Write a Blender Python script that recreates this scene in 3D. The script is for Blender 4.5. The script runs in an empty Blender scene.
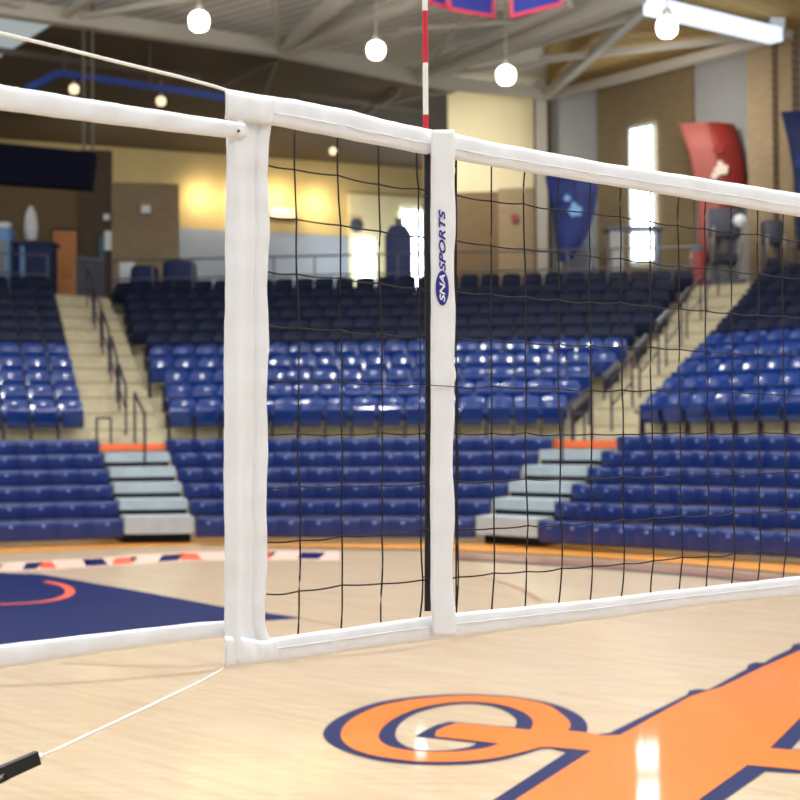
import bpy, bmesh, math, random
from mathutils import Vector, Matrix
from mathutils.geometry import tessellate_polygon
random.seed(7)
S = bpy.context.scene
COL = S.collection
R = math.radians

# ------------------------------------------------------------------ camera, world, lights, exposure
FPX = 1600.0
PITCH = math.atan(36 / FPX)
ROLL = R(-0.42)
cam_d = bpy.data.cameras.new('camera'); cam = bpy.data.objects.new('camera', cam_d); COL.objects.link(cam)
cam_d.sensor_width = 36; cam_d.lens = 72
CAMLOC = Vector((0, 0, 1.65))
CR = Matrix.Rotation(math.pi / 2 + PITCH, 4, 'X') @ Matrix.Rotation(ROLL, 4, 'Z')
cam.matrix_world = Matrix.Translation(CAMLOC) @ CR
cam_d.clip_start = .05; cam_d.clip_end = 300
cam_d.dof.use_dof = True; cam_d.dof.focus_distance = 3.3; cam_d.dof.aperture_fstop = 6.6
S.camera = cam

def ray(px, py):
    return (CR.to_3x3() @ Vector(((px - 400) / FPX, (400 - py) / FPX, -1.0))).normalized()
def atY(px, py, Y):                      # point of the pixel ray at depth Y
    d = ray(px, py); return CAMLOC + d * (Y / d.y)
def atZ(px, py, z):                      # point of the pixel ray on a level plane
    d = ray(px, py); return CAMLOC + d * ((z - CAMLOC.z) / d.z)
def zat(py, Y, px=400): return atY(px, py, Y).z

world = bpy.data.worlds.new('world'); S.world = world; world.use_nodes = True
world.node_tree.nodes['Background'].inputs[0].default_value = (.74, .86, 1, 1)
world.node_tree.nodes['Background'].inputs[1].default_value = .42
S.view_settings.view_transform = 'Standard'; S.view_settings.look = 'None'
S.view_settings.exposure = 0.18; S.view_settings.gamma = 1.0; S.view_settings.use_curve_mapping = False

def area_light(name, loc, size, power, col=(.93, .975, 1), target=None, shape='DISK'):
    l = bpy.data.lights.new(name, 'AREA'); l.energy = power; l.size = size; l.color = col; l.shape = shape
    o = bpy.data.objects.new(name, l); COL.objects.link(o); o.location = loc
    if target is not None:
        o.rotation_euler = (Vector(target) - Vector(loc)).to_track_quat('-Z', 'Y').to_euler()
    return o
for gx in (-9, -3, 3, 9):                # rows of high bay lamps hung above the court
    for gy, pw in ((-2, 215), (5, 270), (12, 230), (19, 200)):
        area_light('high_bay_light', (gx, gy, 10.3), .42, pw)
        area_light('high_bay_uplight', (gx, gy, 9.6), 1.2, 165, target=(gx, gy, 20))  # added upward fill that brightens the roof deck, no fixture of its own
for gx in (-8, -2.5, 3, 8.5):
    area_light('high_bay_light', (gx, 25.5, 10.3), .42, 260)
    area_light('high_bay_uplight', (gx, 26.0, 9.0), 1.2, 260, target=(gx, 27, 20))  # added upward fill for the roof deck over the seats
for gx, gy, pw in ((-8, 46, 90), (-3, 47.5, 90), (1.2, 41, 95), (6.3, 36, 85)):     # added fill lights without fixtures, brightening the upper walls
    area_light('concourse_light', (gx, gy, 9.4), .9, pw, (1, .95, .84), target=(gx * 1.1, gy + 5, 6.6))
area_light('bay_daylight', (-1.0, 52.5, 7.6), 1.6, 60, (.92, 1, .95), target=(-.9, 56, 6.8))  # added fill that brightens the cream bay wall

# ------------------------------------------------------------------ materials
def srgb(r, g, b):
    f = lambda c: (c / 255 / 12.92) if c / 255 <= .04045 else ((c / 255 + .055) / 1.055) ** 2.4
    return (f(r), f(g), f(b), 1)
MATS = {}
def mat(name, rgb, rough=.6, metal=0, noise=0, scale=8, coat=0, emit=None, bump=0, spec=.5):
    m = bpy.data.materials.new(name); m.use_nodes = True; nt = m.node_tree; b = nt.nodes['Principled BSDF']
    c = srgb(*rgb)
    b.inputs['Base Color'].default_value = c; b.inputs['Roughness'].default_value = rough
    b.inputs['Metallic'].default_value = metal; b.inputs['Coat Weight'].default_value = coat
    b.inputs['Specular IOR Level'].default_value = spec
    if coat: b.inputs['Coat Roughness'].default_value = .05
    if noise or bump:
        tc = nt.nodes.new('ShaderNodeTexCoord'); n = nt.nodes.new('ShaderNodeTexNoise')
        n.inputs['Scale'].default_value = scale; n.inputs['Detail'].default_value = 4
        nt.links.new(tc.outputs['Object'], n.inputs['Vector'])
        if noise:
            r = nt.nodes.new('ShaderNodeValToRGB')
            r.color_ramp.elements[0].position = .3; r.color_ramp.elements[1].position = .7
            r.color_ramp.elements[0].color = tuple(x * (1 - noise) for x in c[:3]) + (1,)
            r.color_ramp.elements[1].color = tuple(min(1, x * (1 + noise)) for x in c[:3]) + (1,)
            nt.links.new(n.outputs['Fac'], r.inputs['Fac']); nt.links.new(r.outputs['Color'], b.inputs['Base Color'])
        if bump:
            bp = nt.nodes.new('ShaderNodeBump'); bp.inputs['Strength'].default_value = bump; bp.inputs['Distance'].default_value = .002
            nt.links.new(n.outputs['Fac'], bp.inputs['Height']); nt.links.new(bp.outputs['Normal'], b.inputs['Normal'])
    if emit is not None:
        b.inputs['Emission Color'].default_value = c; b.inputs['Emission Strength'].default_value = emit
    MATS[name] = m
    return m
def brick_mat(name, rgb, mortar, sx=2.5, rough=.85):
    m = mat(name, rgb, rough); nt = m.node_tree; b = nt.nodes['Principled BSDF']
    tc = nt.nodes.new('ShaderNodeTexCoord'); br = nt.nodes.new('ShaderNodeTexBrick'); mp = nt.nodes.new('ShaderNodeMapping')
    mp.inputs['Rotation'].default_value = (R(90), 0, 0)
    nt.links.new(tc.outputs['Object'], mp.inputs['Vector']); nt.links.new(mp.outputs['Vector'], br.inputs['Vector'])
    c = srgb(*rgb)
    br.inputs['Color1'].default_value = c; br.inputs['Color2'].default_value = tuple(x * .86 for x in c[:3]) + (1,)
    br.inputs['Mortar'].default_value = srgb(*mortar); br.inputs['Scale'].default_value = sx; br.inputs['Mortar Size'].default_value = .012
    nt.links.new(br.outputs['Color'], b.inputs['Base Color'])
    return m
def deck_mat(name, rgb, angle, period=.35, lo=.72, hi=1.15):      # corrugated roof deck: rib light and shade painted as colour bands
    m = mat(name, rgb, .8); nt = m.node_tree; b = nt.nodes['Principled BSDF']
    tc = nt.nodes.new('ShaderNodeTexCoord'); mp = nt.nodes.new('ShaderNodeMapping'); w = nt.nodes.new('ShaderNodeTexWave')
    mp.inputs['Rotation'].default_value = (0, 0, angle); w.inputs['Scale'].default_value = 1 / period / 3.3
    w.wave_type = 'BANDS'; w.bands_direction = 'X'
    r = nt.nodes.new('ShaderNodeValToRGB'); c = srgb(*rgb)
    r.color_ramp.elements[0].color = tuple(x * lo for x in c[:3]) + (1,); r.color_ramp.elements[1].color = tuple(x * hi for x in c[:3]) + (1,)
    nt.links.new(tc.outputs['Object'], mp.inputs['Vector']); nt.links.new(mp.outputs['Vector'], w.inputs['Vector'])
    nt.links.new(w.outputs['Fac'], r.inputs['Fac']); nt.links.new(r.outputs['Color'], b.inputs['Base Color'])
    return m
AX = R(41.7)                                       # direction of the net and of the hall
def wood_floor():
    m = bpy.data.materials.new('maple_floor'); m.use_nodes = True; nt = m.node_tree; b = nt.nodes['Principled BSDF']
    L = nt.links.new
    tc = nt.nodes.new('ShaderNodeTexCoord'); mp = nt.nodes.new('ShaderNodeMapping'); mp.inputs['Rotation'].default_value = (0, 0, R(48.3))
    br = nt.nodes.new('ShaderNodeTexBrick'); br.inputs['Scale'].default_value = 1.0
    br.inputs['Brick Width'].default_value = 1.1; br.inputs['Row Height'].default_value = .057; br.inputs['Mortar Size'].default_value = .0008
    br.offset = .37
    br.inputs['Color1'].default_value = srgb(199, 179, 150); br.inputs['Color2'].default_value = srgb(188, 163, 131)
    br.inputs['Mortar'].default_value = srgb(168, 130, 90); br.inputs['Mortar Smooth'].default_value = .3
    L(tc.outputs['Object'], mp.inputs['Vector']); L(mp.outputs['Vector'], br.inputs['Vector'])
    n = nt.nodes.new('ShaderNodeTexNoise'); mp2 = nt.nodes.new('ShaderNodeMapping'); mp2.inputs['Rotation'].default_value = (0, 0, R(48.3)); mp2.inputs['Scale'].default_value = (.8, 14, 1)
    L(tc.outputs['Object'], mp2.inputs['Vector']); L(mp2.outputs['Vector'], n.inputs['Vector']); n.inputs['Scale'].default_value = 1.2; n.inputs['Detail'].default_value = 5
    r = nt.nodes.new('ShaderNodeValToRGB'); r.color_ramp.elements[0].position = .3; r.color_ramp.elements[1].position = .72
    r.color_ramp.elements[0].color = (.85, .81, .75, 1); r.color_ramp.elements[1].color = (1.04, 1.03, 1.02, 1)
    L(n.outputs['Fac'], r.inputs['Fac'])
    mx = nt.nodes.new('ShaderNodeMix'); mx.data_type = 'RGBA'; mx.blend_type = 'MULTIPLY'; mx.inputs['Factor'].default_value = 1
    L(br.outputs['Color'], mx.inputs['A']); L(r.outputs['Color'], mx.inputs['B']); L(mx.outputs['Result'], b.inputs['Base Color'])
    b.inputs['Roughness'].default_value = .38; b.inputs['Coat Weight'].default_value = .35; b.inputs['Coat Roughness'].default_value = .055
    n2 = nt.nodes.new('ShaderNodeTexNoise'); n2.inputs['Scale'].default_value = 9; L(tc.outputs['Object'], n2.inputs['Vector'])
    bp = nt.nodes.new('ShaderNodeBump'); bp.inputs['Strength'].default_value = .12; bp.inputs['Distance'].default_value = .004
    L(n2.outputs['Fac'], bp.inputs['Height']); L(bp.outputs['Normal'], b.inputs['Coat Normal'])
    return m
M = dict(
    wood=wood_floor(),
    p_orange=mat('orange_court_paint', (212, 108, 10), .45, noise=.05, scale=3, coat=.35, spec=.2),
    p_navy=mat('navy_court_paint', (4, 19, 72), .5, noise=.05, scale=3, coat=0, spec=.10),
    p_line=mat('brown_court_line', (150, 112, 78), .4),
    p_amber=mat('amber_stained_border', (226, 150, 62), .35, noise=.08, scale=4, coat=.3),
    p_brown=mat('brown_stained_border', (150, 108, 84), .35, noise=.08, scale=4, coat=.3),
    p_dark=mat('dark_seam', (66, 44, 34), .5),
    p_pale=mat('pale_band_paint', (226, 190, 172), .35),
    p_red=mat('red_orange_paint', (226, 92, 56), .35),
    vinyl=mat('white_vinyl', (236, 236, 240), .55, noise=.015, scale=30, bump=.15),
    cord=mat('white_cord', (244, 240, 236), .6),
    mesh=mat('black_net_cord', (30, 22, 20), .8),
    black=mat('black_plastic', (18, 18, 22), .6),
    steelm=mat('worn_metal', (190, 186, 176), .35, metal=.8),
    red=mat('red_antenna', (214, 38, 56), .4), white=mat('white_antenna', (244, 240, 234), .4),
    ink=mat('blue_ink', (34, 36, 140), .5),
    bench=mat('royal_blue_plastic', (6, 34, 96), .32, noise=.04, scale=3),
    plate=mat('seat_number_plate', (112, 128, 188), .4),  # small pale discs, one on each seat module
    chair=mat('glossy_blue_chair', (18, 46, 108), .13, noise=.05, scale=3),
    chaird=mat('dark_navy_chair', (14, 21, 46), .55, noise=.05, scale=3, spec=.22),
    standard=mat('dark_iron', (34, 34, 46), .5, metal=.3),
    concrete=mat('beige_concrete', (184, 172, 144), .85, noise=.10, scale=5),
    deck=mat('dark_deck', (30, 30, 36), .7, noise=.1, scale=4),
    gstep=mat('grey_step', (156, 166, 172), .5, noise=.08, scale=5),
    nose=mat('orange_nosing', (235, 104, 52), .55),
    rail=mat('dark_purple_rail', (52, 44, 62), .4, metal=.3),
    grail=mat('grey_rail', (104, 104, 112), .4, metal=.4),
    brown=mat('brown_wall_paint', (120, 98, 70), .85, noise=.06, scale=1.5),
    dbrown=mat('dark_brown_wall_paint', (92, 76, 62), .85, noise=.06, scale=1.5),
    beige=mat('beige_wall_paint', (188, 168, 118), .85, noise=.05, scale=1.2),
    cream=mat('cream_wall_paint', (226, 214, 176), .85, noise=.04, scale=1.2),
    tan=brick_mat('tan_block', (164, 142, 112), (136, 118, 94)),
    tan2=brick_mat('brown_block', (132, 114, 84), (112, 96, 72)),
    gpanel=mat('grey_wall_panel', (158, 158, 158), .7, noise=.03, scale=1),
    bpanel=mat('pale_blue_grey_panel', (142, 152, 172), .5, noise=.04, scale=1),
    light_deck=deck_mat('light_grey_roof_deck', (222, 220, 214), R(-48.3)),
    dark_deck=deck_mat('brown_roof_deck', (92, 77, 60), R(-48.3), lo=.85, hi=1.1),
    ochre=deck_mat('ochre_roof_deck', (176, 146, 88), R(41.7), lo=.9, hi=1.05),
    steel=mat('grey_painted_steel', (178, 172, 160), .6),
    dsteel=mat('dark_painted_steel', (98, 90, 78), .6),
    wsteel=mat('white_painted_steel', (226, 234, 244), .5),
    bsteel=mat('blue_painted_steel', (30, 66, 160), .45),
    glass=mat('daylit_window_glass', (236, 250, 255), .3, emit=9),
    wlamp=mat('lit_trough_diffuser', (214, 230, 250), .4, emit=1.05), edge=mat('stair_edge', (150, 134, 104), .7),  # white beam: its brightness is put in as emission
    sky=mat('skylight_glass', (206, 222, 228), .4, emit=.35),
    lamp=mat('lit_lamp_diffuser', (255, 250, 236), .3, emit=14),
    lampd=mat('dim_lamp_diffuser', (255, 232, 190), .3, emit=1.1),
    wood_door=mat('orange_wood_door', (206, 128, 58), .5, noise=.1, scale=2),
    navyc=mat('navy_fabric', (28, 44, 92), .7, noise=.1, scale=3),
    board=mat('black_navy_board', (8, 10, 26), .9, spec=.1),
    bannerr=mat('red_banner_cloth', (140, 40, 34), .7, noise=.12, scale=1.2),
    bannerp=mat('pale_red_banner_cloth', (158, 84, 76), .7, noise=.08, scale=1.2),
    bannerb=mat('blue_banner_cloth', (40, 54, 122), .7, noise=.25, scale=2.2),
    bannern=mat('dark_teal_banner_cloth', (28, 40, 62), .7),
    bwhite=mat('banner_white', (232, 214, 200), .7),
    pborder=mat('red_pennant_border', (196, 52, 72), .7), pnavy=mat('navy_pennant_cloth', (30, 40, 130), .7),
    lblue=mat('light_blue_plastic', (120, 170, 230), .4), whitep=mat('white_plastic', (236, 240, 244), .5),
    greyd=mat('dark_grey_machine', (70, 70, 84), .5), redp=mat('red_plastic', (140, 48, 46), .5),
    teal=mat('teal_plastic', (60, 110, 130), .5), warm=mat('warm_lamp_glass', (255, 214, 150), .4, emit=3),
)

# ------------------------------------------------------------------ builders
def tag(o, label=None, cat=None, group=None, kind=None):
    if label: o['label'] = label
    if cat: o['category'] = cat
    if group: o['group'] = group
    if kind: o['kind'] = kind
    return o
def empty(name, loc=(0, 0, 0), rz=0):
    o = bpy.data.objects.new(name, None); COL.objects.link(o); o.location = loc; o.rotation_euler = (0, 0, rz); o.empty_display_size = .1
    return o
class MB:
    def __init__(s): s.v = []; s.f = []
    def add(s, vs, fs):
        k = len(s.v); s.v += [Vector(p) for p in vs]; s.f += [tuple(i + k for i in f) for f in fs]; return s
    def box(s, x0, x1, y0, y1, z0, z1, mtx=None, bev=0):
        if bev:
            bm = bmesh.new(); bmesh.ops.create_cube(bm, size=1)
            for v in bm.verts: v.co = Vector(((x0 + x1) / 2 + v.co.x * (x1 - x0), (y0 + y1) / 2 + v.co.y * (y1 - y0), (z0 + z1) / 2 + v.co.z * (z1 - z0)))
            bmesh.ops.bevel(bm, geom=bm.edges[:], offset=bev, segments=2, affect='EDGES', profile=.5)
            bm.verts.index_update(); vs = [v.co.copy() for v in bm.verts]; fs = [[v.index for v in f.verts] for f in bm.faces]; bm.free()
        else:
            vs = [Vector((x, y, z)) for z in (z0, z1) for x, y in ((x0, y0), (x1, y0), (x1, y1), (x0, y1))]
            fs = [(0, 3, 2, 1), (4, 5, 6, 7), (0, 1, 5, 4), (1, 2, 6, 5), (2, 3, 7, 6), (3, 0, 4, 7)]
        if mtx: vs = [mtx @ v for v in vs]
        return s.add(vs, fs)
    def tube(s, pts, r, n=8, r2=None):
        pts = [Vector(p) for p in pts]; rings = []
        for i, p in enumerate(pts):
            t = (pts[min(i + 1, len(pts) - 1)] - pts[max(i - 1, 0)]).normalized()
            a = t.cross(Vector((0, 0, 1)))
            if a.length < .05: a = t.cross(Vector((1, 0, 0)))
            a.normalize(); b = t.cross(a).normalized()
            rr = r if r2 is None else r + (r2 - r) * i / (len(pts) - 1)
            rings.append([p + a * rr * math.cos(2 * math.pi * k / n) + b * rr * math.sin(2 * math.pi * k / n) for k in range(n)])
        vs = [q for rg in rings for q in rg]; fs = []
        for i in range(len(pts) - 1):
            for k in range(n): fs.append((i * n + k, i * n + (k + 1) % n, (i + 1) * n + (k + 1) % n, (i + 1) * n + k))
        fs.append(tuple(range(n))[::-1]); fs.append(tuple(range((len(pts) - 1) * n, len(pts) * n)))
        return s.add(vs, fs)
    def bar(s, a, b, w, h=None):             # square bar between two points
        a, b = Vector(a), Vector(b); h = h or w; t = (b - a).normalized(); u = t.cross(Vector((0, 0, 1)))
        if u.length < .05: u = Vector((1, 0, 0))
        u.normalize(); v = u.cross(t).normalized()
        vs = [p + u * (i * w / 2) + v * (j * h / 2) for p in (a, b) for i, j in ((-1, -1), (1, -1), (1, 1), (-1, 1))]
        return s.add(vs, [(0, 3, 2, 1), (4, 5, 6, 7), (0, 1, 5, 4), (1, 2, 6, 5), (2, 3, 7, 6), (3, 0, 4, 7)])
    def lathe(s, prof, n=16, c=(0, 0, 0)):
        vs = [Vector((c[0] + r * math.cos(2 * math.pi * k / n), c[1] + r * math.sin(2 * math.pi * k / n), c[2] + z)) for r, z in prof for k in range(n)]
        fs = [(i * n + k, i * n + (k + 1) % n, (i + 1) * n + (k + 1) % n, (i + 1) * n + k) for i in range(len(prof) - 1) for k in range(n)]
        fs.append(tuple(range(n))[::-1]); fs.append(tuple(range((len(prof) - 1) * n, len(prof) * n)))
        return s.add(vs, fs)
    def slab(s, pts, th):                    # closed outline extruded along vector th
        n = len(pts); th = Vector(th); pts = [Vector(p) for p in pts]
        return s.add(pts + [p + th for p in pts], [tuple(range(n)), tuple(range(n, 2 * n))[::-1]] + [(i, (i + 1) % n, n + (i + 1) % n, n + i) for i in range(n)])
    def build(s, name, m, parent=None, smooth=False, solid=0):
        me = bpy.data.meshes.new(name); me.from_pydata([tuple(v) for v in s.v], [], s.f); me.materials.append(m)
        bm = bmesh.new(); bm.from_mesh(me); bmesh.ops.recalc_face_normals(bm, faces=bm.faces); bm.to_mesh(me); bm.free()
        o = bpy.data.objects.new(name, me); COL.objects.link(o)
        if parent: o.parent = parent
        if smooth:
            me.polygons.foreach_set('use_smooth', [True] * len(me.polygons))
            if smooth != 'all':
                me.set_sharp_from_angle(angle=R(40))
        if solid:
            md = o.modifiers.new('solid', 'SOLIDIFY'); md.thickness = solid; md.offset = 0
        return o
def copy_tree(o, parent=None, mats=None):
    c = o.copy(); COL.objects.link(c); c.parent = parent
    for ch in list(o.children): copy_tree(ch, c)
    return c
def struct(o): o['kind'] = 'structure'; return o
ORD = ['first', 'second', 'third', 'fourth', 'fifth', 'sixth', 'seventh', 'eighth', 'ninth', 'tenth', 'eleventh', 'twelfth', 'thirteenth', 'fourteenth', 'fifteenth',
       'sixteenth', 'seventeenth', 'eighteenth', 'nineteenth', 'twentieth', 'twenty-first', 'twenty-second', 'twenty-third', 'twenty-fourth', 'twenty-fifth', 'twenty-sixth',
       'twenty-seventh', 'twenty-eighth', 'twenty-ninth', 'thirtieth', 'thirty-first', 'thirty-second']

# ------------------------------------------------------------------ floor and its paint
floor = struct(MB().box(-26, 26, -8, 58, -.12, 0).build('floor', M['wood']))
def paint(name, loops, m, z, label=None, sc=1):
    """flat paint on the floor: loops of photo outline points seen on the floor, first outer then holes"""
    L3 = [[atZ(x, y, 0) for x, y in lp] for lp in loops]
    flat = [Vector((p.x, p.y, z)) for lp in L3 for p in lp]
    tris = tessellate_polygon([[Vector((p.x, p.y, 0)) for p in lp] for lp in L3])
    me = bpy.data.meshes.new(name); me.from_pydata([tuple(p) for p in flat], [], tris); me.materials.append(m)
    bm = bmesh.new(); bm.from_mesh(me)
    for f in bm.faces:
        f.normal_update()
        if f.normal.z < 0: f.normal_flip()
    bm.to_mesh(me); bm.free()
    o = bpy.data.objects.new(name, me); COL.objects.link(o); o.parent = floor
    if label: o['label'] = label
    return o
def smooth_loop(pts, it=2):                  # rounds a traced curve, keeps its end points
    for _ in range(it):
        q = [pts[0]]
        for a, b in zip(pts, pts[1:]):
            q += [(a[0] * .75 + b[0] * .25, a[1] * .75 + b[1] * .25), (a[0] * .25 + b[0] * .75, a[1] * .25 + b[1] * .75)]
        q.append(pts[-1]); pts = q
    return pts
# navy silhouette
c_top = [(550, 749), (540, 749.5), (525, 755), (500, 761), (475, 764.5), (450, 765.5), (425, 765.5), (400, 764), (380, 761.5), (362, 757.5), (345, 752), (331, 745.5), (323, 738), (323, 731), (331, 722), (350, 711.5), (375, 703),
         (400, 698.5), (425, 696), (462, 694), (500, 695.5), (525, 698.5), (550, 703), (570, 710), (582, 717), (588, 725), (587, 733)]
outer_n = smooth_loop(c_top) + [(598, 735), (610, 733), (687, 695), (689, 691), (697, 689.5), (708, 690), (716, 686), (747, 669), (748, 665), (755, 662.5), (764, 663), (772, 658), (791, 649), (793, 645), (802, 643), (860, 612), (990, 612), (1120, 830), (900, 850),
                                (835, 776), (800, 774), (765, 772), (725, 800), (690, 830), (440, 840), (494, 800), (566, 753)]
hole_c = smooth_loop([(515, 727.5), (517.5, 721), (510, 713.5), (495, 707), (475, 704), (450, 705), (430, 709), (412, 715), (400, 723), (395, 732), (396, 740), (404, 746), (415, 750), (437, 751.5), (460, 749.5), (474, 746), (476, 743.3)], 2) + [(416, 737), (422, 732.5), (437, 725), (450, 722)]
hole_a = [(791, 750), (800, 740), (850, 700), (872, 752)]
paint('painted_emblem_outline', [outer_n, hole_c, hole_a], M['p_navy'], .003, 'navy outline of the painted court emblem')
or_out = smooth_loop([(550, 748), (540, 748), (525, 752.5), (500, 758.5), (475, 761.8), (450, 763), (425, 763), (400, 761), (375, 757), (357, 752), (346, 746), (340, 738), (342, 729), (350, 720), (375, 707.5),
          (400, 702), (425, 698.5), (462, 696), (500, 697.3), (525, 700), (550, 706), (562, 715), (570, 722), (571, 728), (567, 731.5)]) + [
          (587, 733.5), (600, 736.5), (620, 736), (690, 697.5), (705, 692.5), (722, 687.5), (762, 668), (800, 651), (860, 620), (980, 620), (1100, 820), (900, 843), (835, 772), (800, 771), (747.5, 766), (700, 800), (665, 828), (465, 836), (517, 800), (591.5, 751.7)]
or_hole = smooth_loop([(530, 731), (534, 725), (531, 718), (520, 711), (500, 705), (475, 702.3), (450, 703), (420, 708), (400, 716), (385, 725), (378, 735), (379, 741), (387, 747), (400, 750), (412, 752), (437, 753.3), (462, 752.3), (487, 749), (500, 744.5)], 2) + [
           (435, 737.5), (436, 732), (445, 727.5), (457, 724), (495, 727)]
or_hole_a = [(770, 749), (800, 719), (850, 682), (885, 760)]
paint('painted_emblem_fill', [or_out, or_hole, or_hole_a], M['p_orange'], .006, 'orange letters of the painted court emblem')
paint('painted_key_area', [[(-200, 566), (0, 573), (42, 574.5), (132, 590), (223, 607), (304, 618.5), (263, 621), (223, 624), (100, 641), (0, 655), (-200, 690)]], M['p_navy'], .003, 'dark navy painted area on the court')
def stripe(name, pts, w, m, z, label=None, taper=False):
    P3 = [atZ(x, y, 0) for x, y in pts]; mb = MB(); vs = []
    for i, p in enumerate(P3):
        t = (P3[min(i + 1, len(P3) - 1)] - P3[max(i - 1, 0)]).normalized(); n = Vector((-t.y, t.x, 0))
        vs += [Vector((p.x, p.y, z)) - n * w / 2, Vector((p.x, p.y, z)) + n * w / 2]
    me = bpy.data.meshes.new(name); me.from_pydata([tuple(v) for v in vs], [], [(2 * i, 2 * i + 2, 2 * i + 3, 2 * i + 1) for i in range(len(P3) - 1)]); me.materials.append(m)
    bm = bmesh.new(); bm.from_mesh(me)
    for f in bm.faces:
        f.normal_update()
        if f.normal.z < 0: f.normal_flip()
    bm.to_mesh(me); bm.free()
    o = bpy.data.objects.new(name, me); COL.objects.link(o); o.parent = floor
    if label: o['label'] = label
    return o
stripe('painted_arc', smooth_loop([(0, 605), (40, 603), (62, 599), (72, 593), (66, 586), (46, 582)]), .10, M['p_red'], .006, 'thin orange arc painted on the navy area')
stripe('court_line', [(-60, 691), (0, 686), (60, 684), (120, 680), (200, 672.5), (300, 661.5), (400, 650), (450, 642), (480, 635.5), (500, 630)], .022, M['p_line'], .003)
stripe('court_line', [(60, 663), (100, 665), (160, 667), (225, 665)], .03, M['p_line'], .002)
stripe('court_line', smooth_loop([(455, 574), (480, 578), (505, 583), (525, 591), (540, 602)]), .07, M['p_line'], .002, 'thin dark arc line on the court')
stripe('court_line', [(304, 619), (325, 622.5), (342, 626)], .04, M['p_line'], .002)
# stained border that runs along the foot of the bleachers
edge = [(-60, 549), (0, 546), (60, 543), (110, 540.2), (200, 537), (270, 538.5), (350, 540), (455, 541.5), (530, 544.5), (600, 548), (700, 555), (800, 563), (860, 569), (930, 577)]
def band(name, o0, o1, m, z, x0=-60, x1=930, grow=0, label=None):
    e = [p for p in edge if x0 <= p[0] <= x1]
    g = lambda x: 1 + grow * max(0, x - 300) / 500
    paint(name, [[(x, y + o0 * g(x)) for x, y in e] + [(x, y + o1 * g(x)) for x, y in e[::-1]]], m, z, label)
band('floor_border', -1, 8, M['p_amber'], .003, grow=.45, label='amber stained border stripe by the bleachers')
band('floor_seam', 7.8, 9, M['p_dark'], .005, grow=.45, x0=200)
band('floor_border', 10.5, 15, M['p_brown'], .003, x0=455, grow=.45, label='brown stained border stripe by the bleachers')
band('floor_seam', 15, 16.6, M['p_dark'], .005, x0=455, grow=.45)
def bandline(y): return y
pb = [(-60, 571), (0, 567.5), (60, 564.5), (110, 561.5), (190, 556.5), (280, 555.5), (340, 556)]
paint('lettering_band', [[(x, y - 4.5) for x, y in pb] + [(x, y + 4.5) for x, y in pb[::-1]]], M['p_pale'], .002, 'pale sideline lettering band')
def yb(x):
    for (xa, ya), (xb, yb_) in zip(pb, pb[1:]):
        if xa <= x <= xb: return ya + (yb_ - ya) * (x - xa) / (xb - xa)
random.seed(3)
x = -40.0; k = 0
while x < 320:
    w = random.uniform(14, 24)
    if x + w + 8 > 335: break
    sl = 7 if k % 2 else -6
    paint('sideline_letter', [[(x, yb(x) + 3.4), (x + w, yb(x + w) + 3.4), (x + w + sl, yb(x + w) - 3.2), (x + sl * .6, yb(x) - 3.4)]], M['p_navy'] if k % 3 == 0 else M['p_red'] if k % 3 == 1 else M['p_pale'], .004)
    x += w + random.uniform(1, 5); k += 1

# ------------------------------------------------------------------ seating blocks
class Block:
    def __init__(s, name, px, Y, ang, ledge=None, redge=None):
        s.name = name; s.u = Vector((math.cos(ang), -math.sin(ang), 0)); s.v = Vector((math.sin(ang), math.cos(ang), 0))
        s.o = Vector(((px - 400) / FPX * Y, Y, 0)); s.ang = ang; s.ledge = ledge; s.redge = redge
    def hit(s, px, v):                       # coordinate along u of the pixel column px on the row plane at depth v
        k = (px - 400) / FPX; q = s.o + s.v * v
        return (k * q.y - q.x) / (s.u.x - k * s.u.y)
    def P(s, u, v, z): p = s.o + s.u * u + s.v * v; return Vector((p.x, p.y, z))
BR = 6; NR = 11
bv = lambda r: r * .66
bz = lambda r: .405 + .244 * r
cv = lambda c: 4.9 + .84 * c
cz = lambda c: 1.52 + .31 * c
def lerp_list(a, b, n): return [a + (b - a) * i / (n - 1) for i in range(n)]
mid = Block('middle', 330, 24.7, R(8.4),
            [195, 189, 183, 177, 171, 166] + [163, 157, 151, 146, 140, 134, 129, 123, 118, 112, 107],
            [473, 490, 506, 520, 537, 552] + [573, 590, 605, 620, 637, 648, 659, 670, 681, 691, 702])
left = Block('left', 121, 24.9, R(-25),
             [-40] * 17, [122, 117, 112, 108, 103, 99] + [88, 84, 80, 77, 73, 70, 67, 64, 61, 58, 55])
right = Block('right', 538, 23.3, R(48.3),
              [538, 555, 572, 588, 602, 617] + [638, 655, 670, 684, 698, 710, 721, 732, 742, 750, 758], [900] * 17)
BL = {'left': left, 'middle': mid, 'right': right}
for b in BL.values():
    b.lu = []; b.ru = []
    for i in range(17):
        v = bv(i) if i < BR else cv(i - BR)
        b.lu.append(b.hit(b.ledge[i], v)); b.ru.append(b.hit(b.redge[i], v))

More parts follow.
